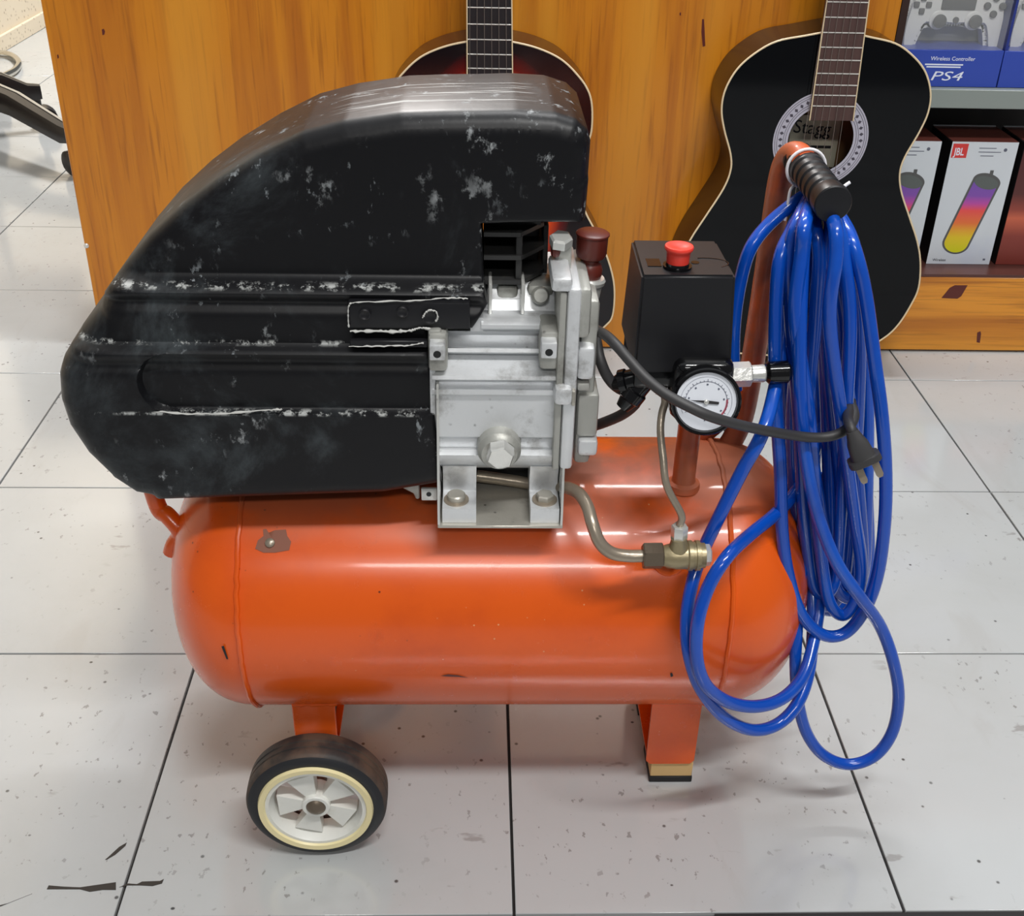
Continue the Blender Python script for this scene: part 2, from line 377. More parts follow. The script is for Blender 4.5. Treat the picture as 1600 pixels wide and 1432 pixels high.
# brown knots / mark on the kick board
def wmark(pts, name):
    q = [at(u, v, CY - .0004) for u, v in pts]; n = len(q)
    MB().add(q + [p + Vector((0, .0006, 0)) for p in q], [tuple(range(n))] + [(i, i + n, (i + 1) % n + n, (i + 1) % n) for i in range(n)]).build(name, 'cap', ct)
wmark([(1471, 466), (1484, 450), (1492, 446), (1512, 446), (1502, 463), (1496, 467)], 'knot')
wmark([(1526, 535), (1527, 520), (1532, 518), (1533, 522), (1531, 536)], 'knot')
wmark([(159, 46), (162, 45), (164, 49), (163, 54), (160, 55)], 'knot')
wmark([(89, 86), (91, 85), (92, 90), (90, 92)], 'knot')
wmark([(1097, 30), (1100, 30), (1101, 48), (1102, 72), (1098, 73), (1096, 50)], 'knot')
wmark([(1062, 20), (1064, 19), (1064, 24), (1062, 24)], 'knot')
MB().lathe(at(135, 384, CY), (0, -1, 0), [(0, .004), (.001, .004), (.0025, .002), (.003, 0)], 12).build('screw', 'bright', ct)

# ================================================================= BOXES ON THE SHELVES
def speaker_box(x0, label, mirror_mat=None):
    zb, H, W, D, Y = .1405, .203, .106, .095, 1.15
    b = thing('speaker_box', label, 'box', (x0 + W / 2, Y + D / 2, zb), 'wireless speaker boxes on the lower shelf')
    MB().box(x0, x0 + W, Y + .0007, Y + D, zb, zb + H, .0008, 1).build('carton', 'blackcard', b)
    MB().box(x0 + .0005, x0 + W - .0005, Y + .001, Y + D - .002, zb + H, zb + H + .0006).build('top_flap', 'maroon_card', b)
    MB().box(x0 + .001, x0 + W - .002, Y + D - .004, Y + D - .001, zb + H + .0007, zb + H + .0022).build('top_seam', 'white', b)
    MB().box(x0, x0 + W, Y, Y + .0006, zb, zb + H).build('front_print', 'whitecard', b)
    def P(u, v): return (x0 + u * W, zb + (1 - v) * H)      # u,v in 0..1 on the face
    a, c = P(.02, .015), P(.25, .125)
    MB().box(a[0], c[0], Y - .0003, Y - .0001, c[1], a[1]).build('logo_patch', 'logored', b)
    q = P(.045, .104); text('JBL', .0165, q[0] + .001, q[1], Y - .0004, 'lettering', 'inkwhite', b, sx=.72, bold=.0003)
    for k, (uu, wv) in enumerate(((.42, .26), (.42, .34), (.44, .2))):
        q = P(uu + (.02 if k == 2 else 0), .045 + k * .03); MB().box(q[0], q[0] + wv * W, Y - .0003, Y - .0001, q[1] - .0011, q[1]).build('small_print', 'ink', b)
    q = P(.82, .06); MB().lathe((q[0], Y, q[1]), (0, -1, 0), [(0, .0028), (.0003, .0028)], 10).build('small_print', 'ink', b)
    q = P(.06, .975); text('Wireless', .0062, q[0] + .003, q[1], Y - .0003, 'lettering', 'inkblack', b)
    q = P(.90, .965); MB().box(q[0] - .002, q[0] + .002, Y - .0003, Y - .0001, q[1], q[1] + .003).build('small_print', 'ink', b)
    # printed picture of the speaker, a flat capsule leaning right
    ca, cb = Vector((P(.65, .31)[0], 0, P(.65, .31)[1])), Vector((P(.40, .82)[0], 0, P(.40, .82)[1]))
    dz = (ca - cb).normalized(); nx = Vector((dz.z, 0, -dz.x))
    def caps(r, y, ext=0.):
        pts = []
        for k in range(17): t_ = math.pi * k / 16; pts.append(ca + nx * r * math.cos(t_) + dz * r * math.sin(t_) * .55)
        for k in range(17): t_ = math.pi + math.pi * k / 16; pts.append(cb + nx * r * math.cos(t_) + dz * r * math.sin(t_) * .8)
        return [(p.x, y, p.z) for p in pts]
    pts = caps(.0235, Y - .0002); MB().add(pts, [tuple(range(len(pts)))]).build('printed_picture', 'padgrey', b)
    ca2 = ca - dz * .008; ca_s, ca = ca, ca2
    pts = [(p[0], Y - .0004, p[2]) for p in caps(.0200, 0)]; ca = ca_s
    g = grad_mat('speaker_glow_print', cb.z - .016 - zb, ca.z - zb, [(0, (214, 214, 20)), (.22, (232, 200, 40)), (.42, (236, 120, 60)), (.60, (238, 84, 84)), (.70, (190, 80, 170)), (.8, (134, 84, 176)), (1, (120, 84, 176))])
    MB().add(pts, [tuple(range(len(pts)))]).build('printed_picture', g, b)
    e = ca - dz * .002; r_ = .0205
    pts = [(e.x + nx.x * r_ * math.cos(t_) + dz.x * r_ * .5 * math.sin(t_), Y - .0006, e.z + nx.z * r_ * math.cos(t_) + dz.z * r_ * .5 * math.sin(t_)) for t_ in [2 * math.pi * k / 24 for k in range(24)]]
    MB().add(pts, [tuple(range(24))]).build('printed_picture', 'hex' if False else 'greydark', b)
    h = ca + dz * .010 + nx * .002
    MB().box(h.x - .0028, h.x + .0028, Y - .0006, Y - .0002, h.z, h.z + .009).build('printed_picture', 'padgrey', b)
    return b
M['greydark'] = Mat('print_grey', (96, 102, 100), .5).m
speaker_box(.7125, 'white speaker box with red logo patch, fully in view on the lower shelf')
speaker_box(.5895, 'white speaker box half hidden behind the right edge of the black guitar')
b = thing('red_box', 'dark red box with orange glow print at the right edge of the lower shelf', 'box', (.89, 1.2, .1405))
g = grad_mat('red_glow_print', 0, .2, [(0, (120, 52, 44)), (.25, (140, 62, 52)), (.4, (206, 104, 76)), (.47, (150, 70, 58)), (.6, (92, 48, 46)), (.9, (84, 40, 40))])
MB().box(.829, .945, 1.1507, 1.245, .1405, .3435, .0008, 1).build('carton', 'blackcard', b)
MB().box(.8292, .9448, 1.15, 1.1505, .1407, .3433).build('front_print', g, b)
MB().box(.830, .944, 1.152, 1.244, .3436, .3441).build('top_flap', 'maroon_card', b)
MB().box(.830, .944, 1.240, 1.244, .3442, .3457).build('top_seam', 'white', b)
text('A', .022, .868, .208, 1.1497, 'lettering', 'inkwhite', b, shear=.3)

def pad_box(x0, label, W=.162):
    zb, H, D, Y = .4305, .20, .075, 1.135; SZ = .0535
    b = thing('controller_box', label, 'box', (x0 + W / 2, Y + D / 2, zb), 'game controller boxes on the upper shelf')
    MB().box(x0, x0 + W, Y, Y + D, zb, zb + SZ, .0006, 1).build('blue_band', 'blueprint', b)
    MB().box(x0, x0 + W, Y + D - .004, Y + D, zb + SZ + .0002, zb + H).build('backing_card', 'greycard', b)
    MB().box(x0, x0 + W, Y, Y + D, zb + H + .0003, zb + H + .02, .0006, 1).build('top_band', 'blueprint', b)
    MB().box(x0, x0 + .004, Y + .002, Y + D - .005, zb + SZ + .0002, zb + H).build('side_card', 'bluedark', b)
    # clear blister as a thin shell
    MB().box(x0 + .006, x0 + W - .003, Y + .001, Y + .0018, zb + SZ + .0003, zb + H - .0002).build('clear_window', 'blister', b)
    k = .00445
    def T(s_, size, dx, dz, **kw): return text(s_, size, x0 + dx, zb + dz, Y - .0003, 'lettering', 'inkwhite', b, **kw)
    T('Wireless Controller', .0082, .053, .0385)
    for q in range(2): MB().box(x0 + .046 + q * .003, x0 + .104 - q * .003, Y - .0003, Y - .0001, zb + .0315 - q * .0035, zb + .0335 - q * .0035).build('small_print', 'inkwhite', b)
    T('PS4', .0190, .057, .0095, shear=.22, sx=1.75, bold=.0)
    return b
pad_box(.592, 'blue and clear box with a white game controller, by the counter edge')
pad_box(.7555, 'second blue and clear controller box, cut off by the right picture edge')
# the controllers inside
def gamepad(cx, label):
    Y, cz = 1.168, .534
    g = thing('game_controller', label, 'controller', (cx, Y + .02, .462), 'game controllers in the boxes')
    ol = [(0, -.023), (.016, -.022), (.024, -.026), (.034, -.026), (.042, -.022), (.048, -.034), (.056, -.062), (.066, -.068), (.075, -.060), (.079, -.035), (.077, -.005), (.070, .020), (.058, .029), (.035, .031), (0, .030)]
    full = ol + [(-x, z) for x, z in reversed(ol[1:-1])]
    sm = smooth([(x, 0, z) for x, z in full], True, 4)
    pts = [(cx + p.x, cz + p.z) for p in sm]
    MB().prism(pts, Y, Y + .03, .006, 2).build('shell', 'padwhite', g)
    MB().box(cx - .026, cx + .026, Y - .002, Y + .004, cz + .001, cz + .026, .002, 2).build('touch_pad', 'padgrey', g)
    for s_ in (-1, 1):
        MB().lathe((cx + s_ * .027, Y + .002, cz - .0135), (0, -1, 0), [(0, .0135), (.003, .0135), (.004, .012), (.004, 0)], 24).build('stick_ring', 'padwhite', g)
        MB().lathe((cx + s_ * .027, Y - .001, cz - .0135), (0, -1, 0), [(0, .006), (.006, .006), (.007, .0098), (.009, .0098), (.010, .008), (.0095, 0)], 24).build('thumb_stick', 'padgrey', g)
    for dx, dz in ((0, .0115), (0, -.0115), (-.0115, 0), (.0115, 0)):
        MB().lathe((cx + .0545 + dx, Y + .002, cz + .008 + dz), (0, -1, 0), [(0, .0052), (.005, .0052), (.006, .004), (.006, 0)], 16).build('button', 'padgrey', g)
        MB().box(cx - .0545 + dx * .8 - .0042, cx - .0545 + dx * .8 + .0042, Y - .003, Y + .002, cz + .008 + dz * .8 - .0042, cz + .008 + dz * .8 + .0042, .0015, 2).build('button', 'padgrey', g)
    MB().lathe((cx, Y + .002, cz - .013), (0, -1, 0), [(0, .0045), (.004, .0045), (.0042, 0)], 16).build('button', 'padgrey', g)
gamepad(at(1494, 28, 1.168).x, 'white game controller behind the clear window of the left controller box')
gamepad(at(1494, 28, 1.168).x + .1635, 'white game controller in the box at the right picture edge')

# ================================================================= GUITARS
def guitar(name, label, cx, right, ztop, neck_w0, neck_w1, frets, fb, top_mat, hole, tilt_nodes=None, strings=True):
    YF, DP = 1.012, .088
    g = thing(name, label, 'guitar', (cx, YF + DP / 2, .034), 'guitars hanging on the counter front')
    half = smooth([(x, 0, z) for x, z in right], False, 5)
    half = [(p.x, p.z) for p in half]
    full = half + [(-x, z) for x, z in reversed(half[1:-1])]
    n = len(full); hz, hr = hole
    # soundboard: rings between hole and outline
    def ringpts(t_):
        out = []
        for x, z in full:
            d = Vector((x, z - hz)); L = d.length; q = d.normalized() * (hr + (L - hr) * t_); out.append((cx + q.x, hz + q.y))
        return out
    mb = MB(); K = 10; vs_ = []; fs = []
    for i in range(K + 1):
        for x, z in ringpts(i / K): vs_.append((x, YF, z))
    for i in range(K):
        for k in range(n): fs.append((i * n + k, i * n + (k + 1) % n, (i + 1) * n + (k + 1) % n, (i + 1) * n + k))
    o = len(vs_); vs_ += [(x, YF + .003, z) for x, z in ringpts(0)]
    for k in range(n): fs.append((k, (k + 1) % n, o + (k + 1) % n, o + k))
    mb.add(vs_, fs); top = mb.build('soundboard', top_mat, g)
    if top_mat == 'sunburst_tmp': pass
    out = ringpts(1)
    mb = MB(); vs_ = [(x, YF + .0002, z) for x, z in out] + [(x, YF + DP, z) for x, z in out]
    mb.add(vs_, [(k, (k + 1) % n, n + (k + 1) % n, n + k) for k in range(n)], True)
    mb.build('side', 'gside' if top_mat == 'lacquer' else 'sidesun', g)
    mb = MB(); c = (cx, YF + DP, .25); mb.add([(x, YF + DP, z) for x, z in out] + [c], [(k, (k + 1) % n, n) for k in range(n)]); mb.build('back', 'gin', g)
    MB().tube([(x, YF, z) for x, z in out], .0014, 6, True, 1).build('binding', 'binding', g)
    # rosette
    rs = MB(); vs_ = []; fs = []; N = 64
    for r_ in (hr, hr + .0215):
        for k in range(N): a = 2 * math.pi * k / N; vs_.append((cx + r_ * math.cos(a), YF - .0003, hz + r_ * math.sin(a)))
    for k in range(N): fs.append((k, (k + 1) % N, N + (k + 1) % N, N + k))
    rs.add(vs_, fs).build('rosette', 'rosette', g)
    dm = MB()
    for k in range(40):
        a = 2 * math.pi * k / 40; rr = hr + .011; p = Vector((cx + rr * math.cos(a), YF - .0005, hz + rr * math.sin(a)))
        e1 = Vector((math.cos(a), 0, math.sin(a))); e2 = Vector((-math.sin(a), 0, math.cos(a)))
        dm.add([p + e1 * .0032, p + e2 * .0026, p - e1 * .0032, p - e2 * .0026], [(0, 1, 2, 3)])
    for r_ in (hr + .0035, hr + .0065, hr + .0155, hr + .0185):
        vs_ = []; 
        for q in (r_, r_ + .0007):
            for k in range(N): a = 2 * math.pi * k / N; vs_.append((cx + q * math.cos(a), YF - .0005, hz + q * math.sin(a)))
        dm.add(vs_, [(k, (k + 1) % N, N + (k + 1) % N, N + k) for k in range(N)])
    dm.build('rosette_inlay', 'rosette2', g, kind='stuff')
    # neck and fingerboard
    zb = neck_w0[2]; zt = .90
    def edge(z, s_): 
        a = (z - zb) / (.53 - zb); l = neck_w0[0] + (neck_w1[0] - neck_w0[0]) * a; r_ = neck_w0[1] + (neck_w1[1] - neck_w0[1]) * a
        return l if s_ < 0 else r_
    YN = YF - .0075
    def slab(z0, z1, y0, y1, ins=0.):
        q = [(edge(z0, -1) + ins, z0), (edge(z0, 1) - ins, z0), (edge(z1, 1) - ins, z1), (edge(z1, -1) + ins, z1)]
        return MB().prism(q, y0, y1, .0003, 1)
    slab(zb, zt, YN, YF - .0006).build('fingerboard', fb, g)
    slab(ztop, zt, YF - .0002, YF + .018, .004).build('neck', 'gside', g)
    for s_ in (-1, 1):
        MB().cyl((edge(zb, s_), YN - .0002, zb), (edge(zt, s_), YN - .0002, zt), .0009, None, 6).build('fingerboard_binding', 'binding', g)
    fz = list(frets); step = fz[0] - fz[1]; z = fz[0]
    while z < .87: step *= 1.059; z += step; fz.append(z)
    for z in fz: MB().cyl((edge(z, -1) + .001, YN - .0004, z), (edge(z, 1) - .001, YN - .0004, z), .0009, None, 6).build('fret', 'fret', g)
    hc = (edge(.9, -1) + edge(.9, 1)) / 2
    MB().prism([(hc - .027, .9005), (hc + .027, .9005), (hc + .036, .96), (hc + .034, 1.07), (hc, 1.078), (hc - .034, 1.07), (hc - .036, .96)], YF + .002, YF + .018, .002, 2).build('headstock', 'gside', g)
    for s_ in (-1, 1):
        for k in range(3): MB().cyl((hc + s_ * .033, YF + .01, .97 + k * .035), (hc + s_ * .055, YF + .01, .97 + k * .035), .004, .006, 10).build('tuning_peg', 'binding', g)
    # bridge, strings
    MB().box(cx - .045, cx + .045, YF - .008, YF - .0003, .150, .176, .002, 2).build('bridge', 'gside', g)
    if strings:
        for k in range(6):
            a = (k + .5) / 6; zt_ = .9
            xa = cx - .029 + .058 * (k / 5); xt = edge(zt_, -1) + .005 + (edge(zt_, 1) - edge(zt_, -1) - .01) * (k / 5)
            MB().cyl((xa, YF - .0105, .163), (xt, YN - .004, zt_), .00038, None, 6).build('string', 'string', g)
    return g
def fx(u, v, Y=1.012): p = at(u, v, Y); return p.x, p.z
# black guitar
cx1 = .461
RG = [(1355, 57), (1399, 68), (1427, 88), (1446, 113), (1454, 145), (1450, 176), (1436, 207), (1414, 245), (1406, 270), (1408, 299), (1421, 340), (1433, 377), (1438, 412), (1435, 450), (1423, 477), (1403, 508), (1380, 529), (1341, 549)]
right = [(0, fx(1290, 46)[1])] + [(fx(u, v)[0] - cx1, fx(u, v)[1]) for u, v in RG] + [(.045, .0375), (0, .0355)]
def zed(vs_, u): return [fx(u, v)[1] for v in vs_]
M['sidesun'] = Mat('sunburst_side', (52, 26, 16), .2).m
t = Mat('sunburst', (20, 14, 16), .12)
# distance from the body centre line drives amber -> red -> black
x_, y_, z_ = t.xyz()
dd = t.math('SQRT', t.math('ADD', t.math('POWER', t.math('MULTIPLY', x_, 1.0), 2), t.math('POWER', t.math('MULTIPLY', t.math('SUBTRACT', z_, .268), .62), 2)))
r_ = t.new('ShaderNodeValToRGB'); q = t.new('ShaderNodeMapRange'); t.link(dd, q.inputs[0]); q.inputs[1].default_value = 0; q.inputs[2].default_value = .17; t.link(q.outputs[0], r_.inputs[0])
cr = r_.color_ramp
for p_, c_ in ((.46, (232, 130, 34)), (.57, (200, 66, 24)), (.65, (96, 20, 20)), (.73, (20, 15, 19))):
    e = cr.elements.new(p_); e.color = (*lin(c_), 1)
cr.elements[0].color = (*lin((230, 140, 46)), 1); cr.elements[-1].color = (*lin((16, 14, 18)), 1)
t.link(r_.outputs[0], t.b.inputs['Base Color']); M['sunburst'] = t.m
nb = fx(1265, 188, 1.005); nb2 = fx(1333, 188, 1.005); nt, nt2 = fx(1291, 6, 1.005), fx(1357, 6, 1.005)
def lat(x0, x1, za, zb_, z): return x0 + (x1 - x0) * (z - za) / (zb_ - za)
za, zt_ = nb[1], nt[1]
g1 = guitar('acoustic_guitar', 'black acoustic guitar with white bound edge, behind the blue hose', cx1, right, fx(1290, 46)[1],
       (nb[0], nb2[0], za), (lat(nb[0], nt[0], za, zt_, .53), lat(nb2[0], nt2[0], za, zt_, .53)),
       [fx(1310, v, 1.005)[1] for v in (3, 27, 51, 74, 94, 115, 133, 149, 166)][:9], 'fretb', 'lacquer', (fx(1286, 219)[1], .0475))
lb = at(1276, 224, 1.096)
MB().box(lb.x - .043, lb.x + .032, 1.0955, 1.0965, lb.z - .036, lb.z + .042).build('paper_label', 'paper', g1)
q = at(1238, 207, 1.095); text('Stagg', .028, q.x, q.z, 1.095, 'lettering', 'inkblack', g1, bold=.0, rot=-.06)
q = at(1237, 229, 1.095); MB().box(q.x, q.x + .060, 1.0948, 1.0952, q.z - .002, q.z + .002).build('label_print', 'inkblack', g1)
MB().box(q.x + .008, q.x + .035, 1.0948, 1.0952, q.z - .008, q.z - .0068).build('label_print', 'inkblack', g1)
# sunburst guitar
cx2 = at(766, 62, 1.012).x + .0015
RG = [(803, 66), (842, 76), (877, 93), (903, 118), (919, 142), (925, 168), (924, 205), (916, 231), (911, 258), (908, 295), (914, 330), (938, 376), (954, 419), (960, 454), (957, 493), (945, 510), (915, 534), (870, 552)]
right = [(0, fx(765, 62)[1])] + [(fx(u, v)[0] - cx2, fx(u, v)[1]) for u, v in RG] + [(.045, .0375), (0, .0355)]
nb, nb2, nt, nt2 = fx(730, 130, 1.005), fx(801, 130, 1.005), fx(729.6, 2, 1.005), fx(799.6, 2, 1.005)
za, zt_ = nb[1], nt[1]
g2 = guitar('acoustic_guitar', 'red and black sunburst guitar, behind the black compressor cover', cx2, right, fx(765, 62)[1],
       (lat(nb[0], nt[0], za, zt_, .42), lat(nb2[0], nt2[0], za, zt_, .42), .42), (lat(nb[0], nt[0], za, zt_, .53), lat(nb2[0], nt2[0], za, zt_, .53)),
       [fx(765, v, 1.005)[1] for v in (12, 38, 62, 85, 107)], 'fretk', 'sunburst', (.37, .0475))
for gx, lab in ((cx1 + .02, 'small black hook holding the neck of the black guitar'), (cx2 - .001, 'small black hook holding the neck of the sunburst guitar')):
    hk = thing('guitar_hook', lab, 'hook', (gx, CY, .94), 'guitar hooks')
    MB().cyl((gx, CY - .001, .925), (gx, 1.035, .925), .006, None, 12).build('peg', 'black', hk)
    MB().tube([(gx - .035, .985, .905), (gx - .034, 1.0, .903), (gx - .03, 1.034, .905), (gx, 1.037, .915), (gx + .03, 1.034, .905), (gx + .034, 1.0, .903), (gx + .035, .985, .905)], .004, 8).build('yoke', 'black', hk)

# ================================================================= CHAIR, CHROME FOOT
ch = thing('office_chair', 'black office chair on castors at the left edge, beyond the counter', 'chair', (-1.29, 2.33, 0))
CC = atz(-52, 137, .118); CC.z = 0; ch.location = (CC.x, CC.y, 0)
ends = [atz(112, 212, .090), atz(64, 143, .095)] + [CC + Vector((math.cos(a) * r_, math.sin(a) * r_, .088)) for a, r_ in ((1.72, .26), (2.35, .20), (4.55, .30))]
for e in ends:
    d = Vector((e.x - CC.x, e.y - CC.y, 0)).normalized(); sd = Vector((-d.y, d.x, 0)); a = CC + Vector((0, 0, .125))
    mb = MB(); rings = []
    prof = [(a + d * .02, .03, .028), (a.lerp(e, .5) + Vector((0, 0, .012)), .026, .024), (e - d * .03, .021, .02), (e, .015, .016)]
    vs_ = []
    for p, wd, hh in prof: vs_ += [p + sd * wd, p + sd * wd * .7 + Vector((0, 0, hh)), p - sd * wd * .7 + Vector((0, 0, hh)), p - sd * wd, p - sd * wd * .8 - Vector((0, 0, hh)), p + sd * wd * .8 - Vector((0, 0, hh))]
    fs = [(i * 6 + k, i * 6 + (k + 1) % 6, (i + 1) * 6 + (k + 1) % 6, (i + 1) * 6 + k) for i in range(3) for k in range(6)] + [(5, 4, 3, 2, 1, 0), (18, 19, 20, 21, 22, 23)]
    lg = mb.add(vs_, fs).build('leg', 'chair', ch)
    pts = [p + Vector((0, 0, hh + .001)) for p, wd, hh in prof]
    sb = MB(); vs_ = []
    for (p, wd, hh) in prof: vs_ += [p + sd * wd * .62 + Vector((0, 0, hh + .0015)), p + sd * wd * .30 + Vector((0, 0, hh + .0015))]
    sb.add(vs_, [(i * 2, i * 2 + 1, i * 2 + 3, i * 2 + 2) for i in range(3)]).build('metal_strip', 'zinc', lg)
    c = e - d * .012 + Vector((0, 0, 0))
    cs = MB(); cs.cyl((c.x, c.y, .058), (c.x, c.y, .075), .008, None, 12)
    for s_ in (-1, 1): p = Vector((c.x, c.y, .0285)) + sd * s_ * .012 + d * .014; cs.lathe(p - sd * .009, sd, [(0, .024), (.003, .028), (.015, .028), (.018, .024)], 20)
    cs.lathe(Vector((c.x, c.y, .032)) + d * .012 - sd * .026, sd, [(0, .018), (.004, .026), (.048, .026), (.052, .018)], 16)
    cs.build('castor', 'chair', ch)
MB().cyl(CC + Vector((0, 0, .105)), CC + Vector((0, 0, .2)), .038, .03).build('hub', 'chair', ch)
MB().cyl(CC + Vector((0, 0, .2)), CC + Vector((0, 0, .43)), .02).build('gas_column', 'chrome', ch)
MB().box(CC.x - .15, CC.x + .15, CC.y - .17, CC.y + .19, .43, .50, .03, 4).build('seat', 'chair', ch)
MB().box(CC.x - .15, CC.x + .15, CC.y + .22, CC.y + .27, .56, 1.05, .02, 3).build('backrest', 'chair', ch)
MB().box(CC.x - .03, CC.x + .03, CC.y + .2, CC.y + .24, .46, .62, .005, 2).build('back_bar', 'chair', ch)
pts = [atz(u, v, .012) for u, v in ((-60, 74), (-10, 82), (16, 86), (29, 97), (24, 109), (8, 118), (-20, 128), (-70, 142))]
fr = MB().tube(pts, .010, 12, False, 8).build('chair_foot_tube', 'chrome')
tag(fr, 'bent chrome foot tube on the floor near the beige wall, top left', 'chair foot')

# ================================================================= COMPRESSOR
TY, TZ, TR = .213, .204, .121
ac = thing('air_compressor', 'orange air compressor with black cover, pump and two wheels on the tiled floor', 'compressor', (-.02, TY, 0))
def hit(u, v):
    d = ray(u, v).normalized(); o = CAM - Vector((0, TY, TZ)); a = d.y ** 2 + d.z ** 2; b = 2 * (o.y * d.y + o.z * d.z); c = o.y ** 2 + o.z ** 2 - TR ** 2
    D = b * b - 4 * a * c; t_ = (-b - math.sqrt(max(D, 0))) / 2 / a; return CAM + d * t_
XSL, XSR = hit(370, 900).x, hit(1145, 900).x
prof = []
CL, CRR = .075, .088
for k in range(17):
    a = math.pi / 2 * k / 16; prof.append((XSL - CL * math.cos(a) ** (2 / 2.3), TR * math.sin(a) ** (2 / 2.3)))
prof += [(XSL + .0001 + (XSR - XSL) * k / 12, TR) for k in range(1, 12)]
for k in range(17):
    a = math.pi / 2 * (1 - k / 16); prof.append((XSR + CRR * math.cos(a) ** (2 / 2.3), TR * math.sin(a) ** (2 / 2.3)))
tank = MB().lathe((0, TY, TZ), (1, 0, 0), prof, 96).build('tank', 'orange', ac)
for xs in (XSL, XSR):
    ring = [(xs + random.uniform(-.0006, .0006), TY + (TR + .0006) * math.cos(a), TZ + (TR + .0006) * math.sin(a)) for a in [2 * math.pi * k / 120 for k in range(120)]]
    MB().tube(ring, .0022, 8, True, 1).build('weld_seam', 'orange', tank)
# bare patch and scratches on the tank
def patch(pts, name, mat):
    q = []
    for u, v in pts:
        p = hit(u, v); n_ = Vector((0, p.y - TY, p.z - TZ)).normalized(); q.append(p + n_ * .0005)
    c = sum(q, Vector()) / len(q); n = len(q)
    n_ = Vector((0, c.y - TY, c.z - TZ)); c = Vector((c.x, TY, TZ)) + n_.normalized() * (TR + .0005)
    MB().add(q + [c], [(k, (k + 1) % n, n) for k in range(n)], True).build(name, mat, tank)
patch([(399, 858), (403, 845), (412, 838), (411, 828), (416, 827), (420, 833), (430, 829), (447, 828), (449, 838), (455, 847), (452, 860), (430, 864), (412, 864)], 'bare_patch', 'paint_chip')
hp = hit(422, 849); nn = Vector((0, hp.y - TY, hp.z - TZ)).normalized()
MB().lathe(hp, nn, [(0, .0042), (.002, .0038), (.003, .002), (.003, 0)], 12).build('rivet', 'steel', tank)
patch([(688, 1056), (700, 1053.5), (716, 1055), (732, 1059), (716, 1057.5), (700, 1057)], 'scratch', 'cap')
patch([(346, 1010), (350, 1009), (357, 1030), (354, 1030)], 'scratch', 'rubber')
patch([(1047, 1112 - 60), (1050, 1051), (1052, 1056), (1048, 1058)], 'scratch', 'rubber')

# feet
fxl, fxr = at(1014, 1150, .146).x, at(1090, 1150, .146).x
zf = at(1052, 1194, .146).z
for (y0, y1, yi) in ((.146, .149, 1), (.278, .281, -1)):
    MB().prism([(fxl + .004, zf), (fxr - .004, zf), (fxr, zf + .004), (fxr, .128), (fxl, .128), (fxl, zf + .004)], y0, y1).build('foot_plate', 'orange', ac)
MB().box(fxl + .002, fxr - .002, .1492, .2778, zf, zf + .003).build('foot_base', 'orange', ac)
MB().box(fxl - .001, fxr + .001, .150, .152, .115, .125).build('weld', 'orange', ac) if False else None
fw0, fw1 = at(1016, 1210, .148).x, at(1081, 1210, .148).x
for y0, y1 in ((.148, .19), (.238, .28)):
    MB().box(fw0, fw1, y0, y1, .0072, zf - .0012, .0006, 1).build('wood_block', 'blockwood', ac, label='pale raw wood packing block')
    MB().box(fw0 - .0005, fw1 + .0005, y0 - .001, y1, .0002, .0070, .0006, 1).build('rubber_pad', 'rubber', ac)
# wheel brackets
bx0, bx1 = at(458, 1120, .128).x, at(525, 1120, .128).x
for y0, y1 in ((.126, .129), (.297, .300)):
    MB().box(bx0, bx1, y0, y1, .045, .125, .001, 1).build('wheel_bracket', 'orange', ac)
MB().box(bx0 + .001, bx1 - .001, .1292, .2968, .06, .063).build('axle_bracket', 'orange', ac)
for u0, u1, Y_, v_ in ((456, 526, .124, 1099), (1012, 1094, .144, 1100)):
    a_, b_ = at(u0, v_, Y_), at(u1, v_, Y_); dz_ = .122 if u0 < 600 else .107
    MB().tube([(a_.x + (b_.x - a_.x) * k / 9, Y_ + .001, dz_ + random.uniform(-.001, .001)) for k in range(10)], .0025, 8).build('weld', 'orange', ac)
